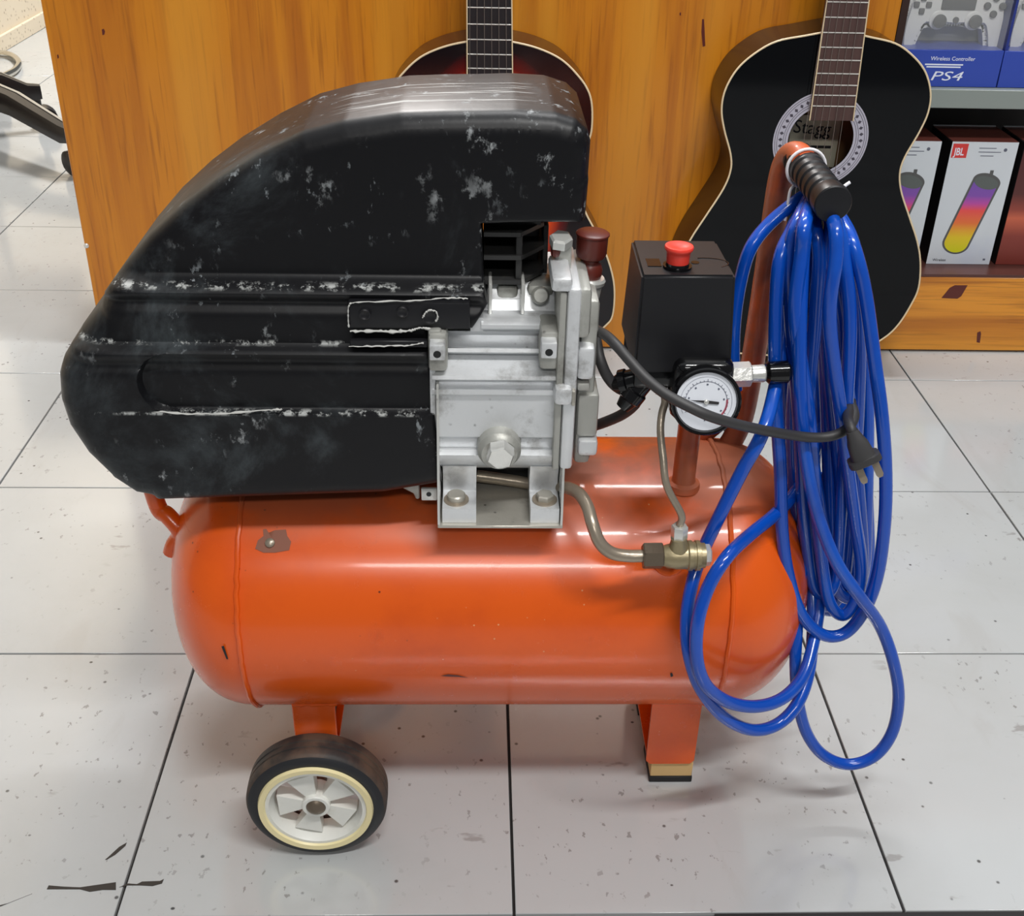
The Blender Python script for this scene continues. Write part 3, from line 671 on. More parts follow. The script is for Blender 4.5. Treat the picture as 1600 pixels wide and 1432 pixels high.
# wheels
WX, WZ, WR = -.1700, .0605, .0605
def wheel(yo, sgn):
    # yo outer face Y, sgn +1 inner face further away
    wt = MB().lathe((WX, yo, WZ), (0, sgn, 0), [(.0015, .0455), (0, .047), (0, .0555), (.002, .0588), (.005, .0602), (.010, .0605), (.0105, .0595), (.012, .0595), (.0125, .0605), (.017, .0605), (.0175, .0595), (.019, .0595), (.0195, .0605), (.027, .060), (.031, .057), (.033, .05), (.031, .044), (.0015, .0445)], 72, cap=False).build('tyre', 'tyre', ac)
    MB().lathe((WX, yo, WZ), (0, -sgn, 0), [(0, .0462), (.0008, .0475), (.001, .051), (.0005, .0555), (-.0022, .0589), (-.002, .055), (-.001, .0462)], 72, cap=False).build('tyre_wall', 'tyreside', wt)
    hub = MB().lathe((WX, yo, WZ), (0, sgn, 0), [(.026, .0435), (.0, .0435), (-.0015, .0445), (-.0018, .0400), (.006, .0365), (.020, .036), (.022, .0435)], 72, cap=False).build('rim', 'wheel', ac)
    MB().lathe((WX, yo - sgn * .0005, WZ), (0, -sgn, 0), [(0, .0425), (.0030, .0440), (.0034, .0485), (.0, .0495)], 72, cap=False).build('rim_edge', 'cream', hub)
    MB().lathe((WX, yo + sgn * .001, WZ), (0, sgn, 0), [(.02, .0122), (0, .0122), (-.001, .0112), (-.001, .0085), (.002, .0080)], 36).build('hub', 'wheel', hub)
    for k in range(5):
        a = math.radians(90 + 21 + 72 * k); mb = MB(); vs_ = []
        for rr, half in ((.0110, 24), (.0350, 20)):
            for da, dy in ((-half, .004), (half, .004), (half, .016), (-half, .016)):
                b_ = a + math.radians(da); vs_.append((WX + rr * math.cos(b_), yo + sgn * dy, WZ + rr * math.sin(b_)))
        mb.add(vs_, [(0, 1, 2, 3), (7, 6, 5, 4), (0, 4, 5, 1), (1, 5, 6, 2), (2, 6, 7, 3), (3, 7, 4, 0)]); mb.build('spoke', 'wheel', hub)
    MB().lathe((WX, yo + sgn * .003, WZ), (0, -sgn, 0), [(0, .0082), (.003, .0082), (.005, .0065), (.0062, .003), (.0064, 0)], 24).build('axle_cap', 'hex', hub)
wheel(.063, 1); wheel(.363, -1)
MB().cyl((WX, .070, WZ), (WX, .356, WZ), .006, None, 16).build('axle', 'hex', ac)
# drain
d0 = at(905, 1096, .205); dx = d0.x
MB().lathe((dx, .205, .100), (0, 0, -1), [(0, .0095), (.022, .0095), (.026, .0085), (.0285, .0075)], 24).build('drain_boss', 'orange', ac)
MB().lathe((dx, .205, .0712), (0, 0, -1), [(0, .0072), (.006, .0072)], 6).build('drain_plug', 'hex', ac)
MB().lathe((dx, .205, .0650), (0, 0, -1), [(0, .0058), (.006, .0058), (.0065, .005)], 24).build('drain_plug', 'hex', ac)
# left strut
MB().tube([(at(242, 775, .19) + Vector((-.004, 0, .04))), at(246, 790, .19), at(262, 806, .185), at(279, 826, .18), at(281, 838, .18), at(272, 852, .18), at(268, 864, .18)], .0075, 12).build('strut', 'orange', ac)
MB().prism([(at(u, v, .18).x, at(u, v, .18).z) for u, v in ((262, 862), (276, 838), (292, 832), (296, 850), (278, 862))], .176, .184, .001, 1).build('strut_tab', 'orange', ac)

# ---- shroud
OUT = [(240, 773, .132), (600, 765, .128), (690, 752, .126), (684, 690, .126), (676, 600, .126), (669, 541, .126), (668, 518, .128), (738, 513, .13), (762, 474, .135), (756, 441, .15), (752, 343, .155), (800, 341, .155), (912, 333, .165), (916, 260, .175),
       (915, 195, .2), (905, 158, .235), (885, 132, .255), (855, 119, .262), (800, 115, .262), (700, 116, .262), (640, 118, .262), (560, 130, .262), (500, 146, .262), (440, 176, .262), (380, 213, .262), (330, 252, .258), (280, 300, .250), (235, 355, .235), (200, 405, .215), (183, 441, .190), (166, 461, .175), (140, 492, .165),
       (122, 522, .160), (107, 545, .150), (100, 570, .146), (101, 610, .144), (113, 652, .142), (140, 700, .138), (175, 737, .136), (215, 766, .134)]
pts = []
for u, v, Y in OUT: p = at(u, v, Y); pts.append((p.x, p.z))
# edge rounding per outline edge (metres)
RAD = []
for i, (u, v, Y) in enumerate(OUT):
    RAD.append(.010 if i < 2 else .003 if i < 12 else .010 if i < 13 else .015 if i < 28 else .022 if i < 38 else .02)
z1 = at(450, 443, .14).z; z2 = at(450, 541, .13).z; cz0 = .0
def sstep(a, b, x): x = max(0, min(1, (x - a) / (b - a))); return x * x * (3 - 2 * x)
def yfront(x, z):
    y = .118 + .010 * sstep(z2 - .003, z2 + .004, z) + .016 * sstep(z1 - .004, z1 + .006, z)
    # groove under each ledge
    y += .004 * math.exp(-((z - (z1 - .012)) / .005) ** 2) + .003 * math.exp(-((z - (z2 - .012)) / .005) ** 2)
    # long stadium recess in the lower zone
    zc, hh = (zr0 + zr1) / 2, (zr1 - zr0) / 2; xl = xr0 + hh
    d = math.hypot(min(0, x - xl), z - zc) - hh
    y += .007 * sstep(.0015, -.0015, d)
    return y
zr1, zr0, xr0 = at(450, 556, .12).z, at(450, 645, .12).z, at(218, 600, .12).x
cen = at(640, 300, .15); cxs, czs = cen.x, cen.z
# densify outline
dens = []; dr = []
for i in range(len(pts)):
    a, b = pts[i], pts[(i + 1) % len(pts)]; L = math.hypot(b[0] - a[0], b[1] - a[1]); k = max(1, int(L / .0022))
    for j in range(k): dens.append((a[0] + (b[0] - a[0]) * j / k, a[1] + (b[1] - a[1]) * j / k))
segs = [(pts[i], pts[(i + 1) % len(pts)], RAD[i]) for i in range(len(pts))]
def roundoff(x, z):
    off = 0.
    for (a, b, R_) in segs:
        ex, ez = b[0] - a[0], b[1] - a[1]; L2 = ex * ex + ez * ez; t_ = max(0, min(1, ((x - a[0]) * ex + (z - a[1]) * ez) / L2))
        d = math.hypot(x - a[0] - ex * t_, z - a[1] - ez * t_)
        if d < R_: q = 1 - d / R_; off = max(off, R_ * (1 - math.sqrt(max(0, 1 - q * q))))
    return off
from mathutils.geometry import delaunay_2d_cdt
def inside(x, z):
    c = False; j = len(pts) - 1
    for i in range(len(pts)):
        (xi, zi), (xj, zj) = pts[i], pts[j]
        if (zi > z) != (zj > z) and x < (xj - xi) * (z - zi) / (zj - zi) + xi: c = not c
        j = i
    return c
def dist_edge(x, z):
    best = 9
    for (a, b, R_) in segs:
        ex, ez = b[0] - a[0], b[1] - a[1]; t_ = max(0, min(1, ((x - a[0]) * ex + (z - a[1]) * ez) / (ex * ex + ez * ez)))
        best = min(best, math.hypot(x - a[0] - ex * t_, z - a[1] - ez * t_))
    return best
n = len(dens); P2 = [Vector(p) for p in dens]; IN = []
area2 = sum(dens[i][0] * dens[(i + 1) % n][1] - dens[(i + 1) % n][0] * dens[i][1] for i in range(n)); sg = 1 if area2 > 0 else -1
for i in range(n):
    x, z = dens[i]; a_, b_ = dens[i - 1], dens[(i + 1) % n]; tx, tz = b_[0] - a_[0], b_[1] - a_[1]; L = math.hypot(tx, tz); nx, nz = -tz / L * sg, tx / L * sg
    mid = min(segs, key=lambda q: abs((q[0][0] + q[1][0]) / 2 - x) + abs((q[0][1] + q[1][1]) / 2 - z)); R_ = mid[2]
    for f in (.04, .12, .25, .42, .65, .95):
        px_, pz_ = x + nx * R_ * f, z + nz * R_ * f
        if inside(px_, pz_) and dist_edge(px_, pz_) > R_ * f * .8: IN.append((px_, pz_))
zlo, zhi = min(p[1] for p in pts), max(p[1] for p in pts); xlo, xhi = min(p[0] for p in pts), max(p[0] for p in pts)
rows = []; z = zlo
while z < zhi:
    near = min(abs(z - z1), abs(z - z2), abs(z - (z1 - .012)) * .6 + .002, abs(z - (z2 - .012)) * .6 + .002, abs(z - zr1), abs(z - zr0)); rows.append(z)
    z += .0011 if near < .0095 else .003 if near < .012 else .0065
for ri, z in enumerate(rows):
    dn = ri + 1 < len(rows) and rows[ri + 1] - z < .002
    x = xlo + (.0025 if (ri % 2 and not dn) else 0)
    while x < xhi:
        if inside(x, z) and dist_edge(x, z) > .0025: IN.append((x, z))
        x += .0035 if dn else .005
zc, hh = (zr0 + zr1) / 2, (zr1 - zr0) / 2; xl = xr0 + hh
for rr in (-.0022, -.0012, -.0004, .0004, .0012, .0022):
    for k in range(40):
        a_ = math.pi / 2 + math.pi * (k + .5) / 40; IN.append((xl + (hh + rr) * math.cos(a_), zc + (hh + rr) * math.sin(a_)))
co, _, fa, _, _, _ = delaunay_2d_cdt(P2 + [Vector(p) for p in IN], [(i, (i + 1) % n) for i in range(n)], [], 1, 1e-6)
vs_ = [(c[0], yfront(c[0], c[1]) + roundoff(c[0], c[1]), c[1]) for c in co]; fs = [tuple(f) for f in fa]
rim_prev = 0
for yb, ins in ((.262, 0.), (.272, .003), (.280, .012)):
    o = len(vs_)
    for (x, z) in dens:
        d = Vector((cxs - x, czs - z)).normalized() * ins; vs_.append((x + d.x, yb, z + d.y))
    for k in range(n): fs.append((rim_prev + k, rim_prev + (k + 1) % n, o + (k + 1) % n, o + k))
    rim_prev = o
o = len(vs_); vs_.append((cxs, .282, czs)); fs += [(rim_prev + k, rim_prev + (k + 1) % n, o) for k in range(n)]
shroud = MB().add(vs_, fs, True).build('motor_cover', 'shroud', ac)
# black switch plate with screws
pl = MB().pbox(545, 473, 734, 514, .1225, .13, .001).build('cover_plate', 'black', ac)
MB().pbox(547, 533, 668, 543, .1195, .125, .0005, 1).build('cover_lip', 'black', ac)
for u, v, r_ in ((570, 490, .0042), (629, 486, .0042), (671, 494, .0055)):
    p = at(u, v, .1225); MB().lathe(p, (0, -1, 0), [(0, r_), (.0025, r_), (.003, r_ * .8), (.0022, r_ * .55), (.0022, 0)], 20).build('screw', 'black', pl)
def chip(pts, Y, parent, r_=.0007):     # worn pale edge, ragged
    P_ = smooth([at(u, v, Y) for u, v in pts], False, 8)
    P_ = [p + Vector((0, 0, random.uniform(-.0004, .0004))) for p in P_]
    MB().tube(P_, lambda t_: r_ * random.uniform(.35, 1.2), 5, False, 1).build('worn_edge', 'scuff', parent)
chip([(545, 512), (544, 495), (546, 477), (560, 473), (640, 470), (700, 466), (731, 467)], .1215, pl)
chip([(547, 518), (580, 517), (610, 518), (640, 517), (655, 513), (672, 514)], .1215, pl, .0014)
chip([(545, 542), (600, 541), (640, 540), (662, 536)], .119, pl)
chip([(660, 497), (668, 486), (680, 486), (684, 496), (681, 503)], .1195, pl, .0008)
chip([(238, 643), (300, 647), (360, 646), (420, 641), (440, 640)], .1185, shroud, .0010)

# ---- cylinder head, black fins
hd = MB().pbox(757, 345, 842, 444, .20, .262, .002).build('cylinder_head', 'fins', ac)
def Zv(v, Y=.165): return at(800, v, Y).z
for v in (362, 398, 436):
    z = Zv(v); x0, x1 = at(756, v, .165).x, at(852, v, .165).x
    MB().add(*(lambda q: ([(x, y, z - .0016) for x, y in q] + [(x, y, z + .0016) for x, y in q], [(4, 3, 2, 1, 0), (5, 6, 7, 8, 9)] + [(k, (k + 1) % 5, (k + 1) % 5 + 5, k + 5) for k in range(5)]))([(x0, .158), (x1 - .018, .158), (x1, .182), (x1, .262), (x0, .262)])).build('fin', 'fins', hd)
MB().pbox(806, 362, 816, 437, .160, .20, .0008).build('rib', 'fins', hd)
MB().pbox(848, 352, 856, 436, .19, .25, .0008).build('rib', 'fins', hd)
MB().pbox(757, 338, 846, 352, .175, .25, .001).build('head_top', 'fins', hd)

# ---- pump casting
def Zp(v, Y): return at(775, v, Y).z
xA, xB = at(676, 620, .125).x, at(876, 620, .125).x
pr_ = [(518, .137), (524, .149), (543, .149), (545, .131), (551, .130), (554, .139), (588, .119), (594, .118), (597, .127), (607, .127), (610, .120), (617, .120), (620, .123), (683, .123), (686, .130), (700, .130), (703, .124), (712, .119), (720, .121), (727, .128), (731, .145)]
prof = [(Y, Zp(v, Y)) for v, Y in pr_]
poly = prof + [(.30, prof[-1][1]), (.30, prof[0][1])]
crank = MB().xprism(poly, xA, xB).build('crankcase', 'alu', ac)
pr_ = [(440, .172), (462, .168), (485, .160), (493, .148), (500, .138), (508, .134), (514, .134), (518, .140)]
prof = [(Y, Zp(v, Y)) for v, Y in pr_]
MB().xprism(prof + [(.21, prof[-1][1]), (.21, prof[0][1])], at(752, 480, .15).x, at(872, 480, .15).x).build('cylinder_base', 'alu', ac)
MB().xprism([(.137, Zp(497, .137)), (.137, Zp(518, .137)), (.29, Zp(518, .137)), (.29, Zp(497, .137))], at(735, 505, .137).x, at(755, 505, .137).x).build('cylinder_base', 'alu', ac)
for u in (766, 817):
    MB().pbox(u - 3, 444, u + 3, 492, .150, .175, .001).build('web', 'bright', crank)
MB().pbox(776, 446, 810, 470, .166, .19, .004).build('web', 'alu2', crank)
MB().pbox(824, 446, 866, 464, .164, .19, .004).build('web', 'alu2', crank)
p = at(845, 470, .155); MB().lathe(p + Vector((0, .01, 0)), (0, -1, .4), [(0, .007), (.008, .0065), (.010, .005)], 20).build('web', 'alu2', crank)
# left and right frames
MB().pbox(669, 516, 690, 556, .118, .16, .002).build('frame_lug', 'alu2', crank)
MB().pbox(672, 540, 681, 730, .121, .16, .001).build('frame_edge', 'alu', crank)
for u, v in ((683, 552), (858, 549)):
    MB().pbox(u - 14, v - 30, u + 16, v + 30, .116, .15, .003).build('lug', 'alu2', crank)
    p = at(u, v, .106); o_ = MB().box(p.x - .0056, p.x + .0056, .106, .118, p.z - .0062, p.z + .0062, .0012, 2).build('lug_boss', 'alu', crank)
    MB().cyl((p.x, .1057, p.z - .001), (p.x, .108, p.z - .001), .0028, None, 16).build('lug_hole', 'blackgloss', crank)
# big hex plug
p = at(780, 700, .12); MB().lathe(p, (0, -1, -.12), [(-.02, .017), (.004, .0165), (.006, .0145), (.009, .0135)], 32).build('plug_boss', 'alu2', crank)
p = at(782, 713, .100); MB().lathe(p + Vector((0, .008, 0)), (0, -1, -.12), [(0, .0106), (.009, .0106), (.0106, .0094)], 6, .52).build('hex_plug', 'bright', ac)
# gasket flanges and end cover
MB().pbox(869, 458, 880, 735, .114, .20, .0015).build('flange', 'alu2', ac)
MB().pbox(881, 452, 902, 735, .112, .20, .003).build('flange', 'alu', ac)
MB().pbox(867, 372, 893, 436, .150, .155, .001).build('bracket_plate', 'alu2', ac)
MB().pbox(862, 436, 895, 458, .112, .16, .003).build('flange_ear', 'alu', ac)
MB().pbox(866, 608, 896, 636, .106, .13, .004).build('flange_ear', 'alu', ac)
p = at(893, 623, .108); MB().box(p.x, p.x + .003, .107, .118, p.z - .006, p.z + .006, .001, 2).build('ear_nut', 'zinc', ac)
MB().pbox(862, 384, 876, 405, .145, .165, .003).build('head_bolt', 'cap', ac)
p = at(876, 382, .150); MB().lathe(p, (0, -.3, 1), [(0, .0085), (.006, .0085), (.0075, .007)], 6).build('head_bolt', 'bright', ac)
ec = MB().pbox(903, 470, 930, 726, .132, .21, .004).build('end_cover', 'alu2', ac)
MB().pbox(901, 452, 924, 531, .118, .20, .004).build('cover_boss', 'alu2', ec)
MB().pbox(902, 544, 930, 596, .122, .20, .004).build('cover_boss', 'alu', ec)
MB().pbox(902, 600, 922, 612, .124, .25, .002).build('cover_boss', 'alu2', ec)
MB().pbox(902, 618, 935, 684, .128, .20, .003).build('cover_boss', 'alu2', ec)
MB().pbox(903, 690, 934, 714, .124, .25, .003).build('cover_boss', 'alu', ec)
# oil breather
bp = at(920, 436, .175)
MB().lathe(bp + Vector((.001, 0, 0)), (-.10, 0, -1), [(-.002, .0105), (0, .0118), (.003, .0112), (.004, .0098), (.055, .0065)], 32).build('breather_tube', 'bright', ac)
bc = MB().lathe(bp + Vector((0, 0, .001)), (.03, 0, 1), [(0, .0085), (.003, .0095), (.007, .0096), (.011, .0085), (.013, .0068), (.015, .0072), (.017, .0105), (.020, .0116), (.033, .0116), (.0338, .0125), (.035, .0125), (.036, .011)], 32).build('breather_cap', 'cap', ac)
# mounting plate
pz = at(780, 822, .108).z
px0, px1 = at(684, 822, .108).x, at(879, 822, .108).x
pm = MB().box(px0, px1, .106, .31, pz - .0012, pz + .0012, .0004, 1).build('mounting_plate', 'zinc', ac)
MB().box((px0 + px1) / 2 - .03, (px0 + px1) / 2 + .03, .175, .255, TZ + TR - .012, pz - .0014).build('saddle', 'orange', ac)
for x, zt in ((px0, at(684, 600, .12).z), (px1 - .002, at(878, 690, .12).z)):
    MB().xprism([(.107, pz + .0013), (.107, pz + .012), (.116, zt), (.15, zt), (.30, pz + .03), (.30, pz + .0013)], x, x + .0018).build('side_flange', 'bright', pm)
for u0, u1, uc in ((691, 744, 713), (829, 874, 851)):
    x0, x1 = at(u0, 800, .110).x, at(u1, 800, .110).x
    zt = at(uc, 796, .110).z
    prf = [(.110, pz + .0014), (.110, zt), (.137, zt), (.139, zt + .012), (.133, zt + .026), (.128, Zp(729, .128)), (.155, Zp(729, .128)), (.165, zt), (.165, pz + .0014)]
    ft = MB().xprism(prf, x0, x1).build('pump_foot', 'alu', ac)
    p = at(uc, 782, .122); p.z = zt
    MB().lathe(Vector((p.x, .123, zt)), (0, 0, 1), [(0, .0098), (.0012, .0098), (.0014, .0075)], 28).build('washer', 'steel', ft)
    MB().lathe(Vector((p.x, .123, zt + .0014)), (0, 0, 1), [(0, .0072), (.0038, .0072), (.0048, .0062)], 6 if uc > 800 else 24).build('foot_bolt', 'zinc', ft)
for u in (717, 853):
    p = at(u, 824, .112); MB().lathe(Vector((p.x, .118, pz - .0014)), (0, 0, -1), [(0, .007 if u > 800 else .003), (.003, .0065 if u > 800 else .003), (.0045, .003)], 12).build('bolt_end', 'zinc', pm)
# little tabs left of the plate
MB().pbox(658, 764, 683, 783, .125, .128, .001).build('tab', 'bright', ac)
p = at(670, 773, .1245); MB().cyl(p, p + Vector((0, .002, 0)), .002, None, 12).build('tab_hole', 'blackgloss', ac)
MB().prism([(at(u, v, .14).x, at(u, v, .14).z) for u, v in ((618, 758), (655, 752), (656, 780), (650, 781), (646, 772))], .14, .146, .0008, 1).build('tab', 'alu2', ac)
MB().pbox(690, 732, 870, 772, .172, .26, .002).build('motor_underside', 'fins', ac)
# ---- discharge pipe
A = lambda l: [at(u, v, Y) for u, v, Y in l]
MB().tube(A([(745, 744, .165), (790, 750, .163), (835, 757, .158), (868, 760, .145), (888, 763, .13), (905, 772, .118), (918, 792, .105), (926, 820, .092), (937, 848, .085), (955, 864, .083), (980, 869, .083), (1010, 869, .083)]), .0050, 16).build('discharge_pipe', 'steel', ac)
vh = hit(1060, 880); VY = .083
va = at(1004, 869, VY); vb = at(1036, 868, VY)
vd = Vector((1, 0, .02))
cv = MB().lathe(va, vd, [(0, .0095), (.001, .0105), (.0145, .0105), (.0155, .0095)], 6, .5).build('pipe_nut', 'hex', ac)
MB().lathe(va + Vector((.0158, 0, 0)), vd, [(0, .008), (.004, .0092), (.010, .0105), (.018, .0105), (.019, .0118), (.022, .0118), (.0223, .0108), (.0245, .0108), (.0248, .0118), (.028, .0118), (.0285, .0098), (.032, .0098)], 36).build('check_valve', 'brass', ac)
MB().lathe(va + Vector((.048, 0, .001)), vd, [(0, .0086), (.0035, .0084), (.0045, .007)], 6, .3).build('valve_cap', 'bright', ac)
vc = va + Vector((.028, 0, 0))
MB().lathe(vc, Vector((-.1, -.05, 1)), [(.004, .0085), (.010, .0075), (.015, .0062), (.018, .0062)], 24).build('valve_neck', 'brass', ac)
MB().lathe(vc + Vector((-.0015, 0, .0165)), (-.05, 0, 1), [(0, .0058), (.001, .0064), (.011, .0064), (.012, .0056)], 6).build('tube_nut', 'bright', ac)
tankdir = Vector((0, TY - VY, TZ - vc.z)).normalized()
MB().lathe(vc, tankdir, [(.006, .0075), (.040, .0075)], 20).build('valve_stem', 'brass', ac)
s0 = vc + tankdir * ((Vector((0, TY - vc.y, TZ - vc.z))).length - TR - .004)
MB().lathe(s0, tankdir, [(0, .0115), (.001, .0128), (.012, .0135)], 28).build('tank_boss', 'orange', ac)
ln = vc + Vector((-.002, 0, .0285))
MB().tube([ln, ln + Vector((0, 0, .01))] + A([(1042, 760, .088), (1036, 715, .098), (1032, 675, .11), (1034, 648, .12), (1039, 628, .13), (1036, 610, .14), (1031, 596, .15)]), .0029, 12).build('relief_tube', 'steel', ac)

# ---- pressure switch
SY = .128
sw = []
tl, tr_ = at(1003, 431, SY), at(1150, 431, SY); bl, br = at(992, 585, SY), at(1140, 585, SY)
yb0 = .215
mb = MB(); bm = bmesh.new()
vv = [bm.verts.new(p) for p in ((bl.x - .001, SY + .001, bl.z), (br.x + .001, SY + .001, br.z), (br.x + .001, yb0, br.z), (bl.x - .001, yb0, bl.z), (tl.x, SY, tl.z), (tr_.x, SY, tr_.z), (tr_.x - .001, yb0 - .014, tl.z), (tl.x + .001, yb0 - .014, tl.z))]
for f in ((0, 1, 5, 4), (1, 2, 6, 5), (2, 3, 7, 6), (3, 0, 4, 7), (4, 5, 6, 7), (3, 2, 1, 0)): bm.faces.new([vv[i] for i in f])
bmesh.ops.recalc_face_normals(bm, faces=bm.faces[:]); bmesh.ops.bevel(bm, geom=bm.edges[:], offset=.002, segments=3, affect='EDGES')
mb.bm(bm, None, True); sb = mb.build('switch_cover', 'black', ac)
zt = tl.z
def onT(u, v): return atz(u, v, zt)
k = onT(1058, 418)
MB().lathe((k.x, k.y, zt), (0, 0, 1), [(0, .0105), (.002, .0105), (.002, .0085), (.004, .0082)], 28).build('knob_collar', 'blackgloss', sb)
MB().lathe((k.x, k.y, zt + .003), (0, 0, 1), [(0, .0080), (.008, .0085), (.0095, .0090), (.011, .0103), (.0125, .0105), (.0135, .0100), (.0138, .008), (.0125, .005), (.012, 0)], 32).build('switch_knob', 'red', ac)
h = onT(1086, 411); MB().cyl((h.x, h.y, zt - .002), (h.x, h.y, zt + .0006), .0030, None, 16).build('screw_hole', 'blackgloss', sb)
a_, b_ = onT(1008, 405), onT(1034, 417); MB().box(a_.x, b_.x, b_.y, a_.y, zt + .0001, zt + .0005).build('raised_panel', 'blackgloss', sb)
h = onT(1104, 412)
MB().tube([(h.x + .016 * math.cos(t_), h.y + .010 * math.sin(t_), zt + .0003) for t_ in [math.pi * (-.3 + .9 * q_ / 10) for q_ in range(11)]], .0005, 5, False, 1).build('moulded_arrow', 'blackgloss', sb)
# lower body and gland
lo0, lo1 = at(1002, 588, .14), at(1135, 588, .14)
MB().box(at(985, 600, .15).x, lo1.x, .135, .205, at(1060, 604, .14).z, bl.z - .0002, .003).build('switch_base', 'blackgloss', ac)
MB().box(at(1048, 600, .13).x, at(1142, 600, .13).x, .118, .20, at(1090, 650, .13).z, at(1090, 562, .125).z, .008, 3).build('manifold', 'blackgloss', ac)
for (u, v, ax_, L_) in ((1010, 590, (-.55, -.1, -.8), .030), (997, 592, (-.7, .2, -.3), .020)):
    p = at(u, v, .145); MB().lathe(p, ax_, [(0, .0085), (L_ * .4, .0085), (L_ * .45, .0100), (L_ * .7, .0100), (L_ * .75, .0075), (L_, .0055)], 20).build('cable_gland', 'blackgloss', ac)
# riser pipe
rb = Vector((at(1075, 700, .175).x, .178, TZ + math.sqrt(TR ** 2 - (.178 - TY) ** 2)))
MB().lathe(rb - Vector((0, 0, .004)), (0, 0, 1), [(0, .0150), (.005, .0135), (.0065, .0100), (.008, .0095), (.075, .0095)], 28).build('riser_pipe', 'orange', ac)
# gauge
gc = at(1103, 627, .096); gn = Vector((-.06, -1, .22)).normalized()
def disk(c, nrm, prof, n=48): return MB().lathe(c, nrm, prof, n)
ga = disk(gc, gn, [(-.020, .012), (-.019, .022), (-.012, .0245), (0, .0252), (.0025, .0252), (.0035, .0242), (.0035, .0225), (.001, .0218), (.001, 0)]).build('gauge', 'blackgloss', ac)
disk(gc, gn, [(.0011, .0217), (.0014, .0217)]).build('dial', 'white', ga)
gu = Vector((0, 0, 1)); gu = (gu - gn * gu.dot(gn)).normalized(); gr = gu.cross(gn); gr = -gr if gr.x < 0 else gr
def gp(r_, deg, h_=.0017): a = math.radians(deg); return gc + gn * h_ + gr * r_ * math.cos(a) + gu * r_ * math.sin(a)
tk = MB()
def arc(mb, r_, a0, a1, w_, N=40):
    vs_ = [gp(r_ + s_ * w_, a0 + (a1 - a0) * k / N) for k in range(N + 1) for s_ in (-1, 1)]
    mb.add(vs_, [(2 * k, 2 * k + 1, 2 * k + 3, 2 * k + 2) for k in range(N)])
arc(tk, .0150, -30, 210, .00018); arc(tk, .0185, -30, 210, .00010)
for k in range(25):
    a = 210 - 240 * k / 24; r0, r1 = (.0150, .0168 if k % 4 == 0 else .0160); w_ = .7
    tk.add([gp(r0, a - w_), gp(r0, a + w_), gp(r1, a + w_), gp(r1, a - w_)], [(0, 1, 2, 3)])
    if k % 4 == 0: tk.add([gp(.0122, a - 3), gp(.0122, a + 3), gp(.0134, a + 3), gp(.0134, a - 3)], [(0, 1, 2, 3)])
tk.add([gp(.012, -92), gp(.012, -88), gp(.0145, -88), gp(.0145, -92)], [(0, 1, 2, 3)])
tk.build('dial_markings', 'ink', ga)
rm = MB(); arc(rm, .0150, -45, 8, .0007, 16); rm.build('red_zone', 'inkred', ga)
nd = MB(); nd.add([gp(.0135, 176, .0024), gp(.001, 262, .0024), gp(.0, 0, .0024), gp(.001, 90, .0024)], [(0, 1, 2, 3)])
nd.add([gp(.0012, 86, .0024), gp(.0012, -94, .0024), gp(.0092, -10, .0024), gp(.0092, 2, .0024)], [(0, 1, 2, 3)]); nd.build('needle', 'inkblack', ga)
disk(gc + gn * .0015, gn, [(0, .0018), (.0015, .0018), (.002, .001), (.002, 0)], 16).build('needle_hub', 'bright', ga)
# outlet fitting
f0 = at(1142, 586, .135)
MB().lathe(f0, (1, 0, .06), [(0, .0095), (.014, .0095), (.015, .0085)], 6, .3).build('outlet_fitting', 'bright', ac)
MB().lathe(f0 + Vector((.0155, 0, .001)), (1, 0, .06), [(0, .0065), (.009, .0068), (.010, .0060)], 20).build('outlet_nipple', 'bright', ac)
MB().lathe(f0 + Vector((.0262, 0, .002)), (1, 0, .06), [(0, .0065), (.002, .0085), (.016, .0085), (.018, .0065)], 20).build('hose_coupling', 'blackgloss', ac)

# ---- handle
HX, HY = .204, .252
MB().tube([(.188, HY, .305), (.196, HY, .322), (.2015, HY, .35), (.2035, HY, .42), (.204, HY, .50), (.2045, HY, .555), (.207, HY - .004, .574), (.2105, HY - .016, .580), (.2125, HY - .035, .578)], .0100, 20).build('handle_tube', 'orange', ac)
MB().tube([(.160, .262, .305), (.172, .26, .322), (.186, .256, .34), (.196, .253, .352)], .009, 14).build('handle_gusset', 'orange', ac)
ga_, gb_ = Vector((.2125, .238, .5765)), Vector((.216, .148, .5705))
L_ = (gb_ - ga_).length
pf = [(-.004, .0095), (-.003, .0122)]
for k in range(7): x = .004 + k * .011; pf += [(x, .0128), (x + .0015, .0116), (x + .004, .0116), (x + .0055, .0128)]
pf += [(L_ - .010, .0130), (L_ - .008, .0136), (L_ - .001, .0136), (L_, .0128), (L_ + .0004, .0)]
MB().lathe(ga_, gb_ - ga_, pf, 36).build('handle_grip', 'black', ac)
# ---- wiring
RC = .0039
MB().tube(A([(918, 524, .20), (930, 516, .165), (938, 519, .14), (950, 527, .125), (965, 542, .112), (985, 565, .102), (1010, 592, .092), (1040, 616, .082), (1075, 635, .074), (1110, 651, .072), (1150, 663, .080), (1190, 672, .095), (1235, 680, .112), (1275, 684, .118), (1305, 680, .12), (1327, 667, .125), (1335, 650, .135), (1330, 632, .15), (1324, 618, .165), (1322, 600, .19)]), RC, 12).build('power_cord', 'cord', ac)
MB().tube(A([(1330, 628, .158), (1326, 640, .14), (1325, 655, .12), (1329, 668, .108), (1336, 684, .105)]), RC, 12).build('power_cord', 'cord', ac)
MB().tube(A([(924, 512, .19), (931, 530, .17), (937, 560, .155), (950, 590, .15), (968, 608, .15), (990, 613, .15), (1006, 610, .15)]), .0042, 12).build('motor_cable', 'cord', ac)
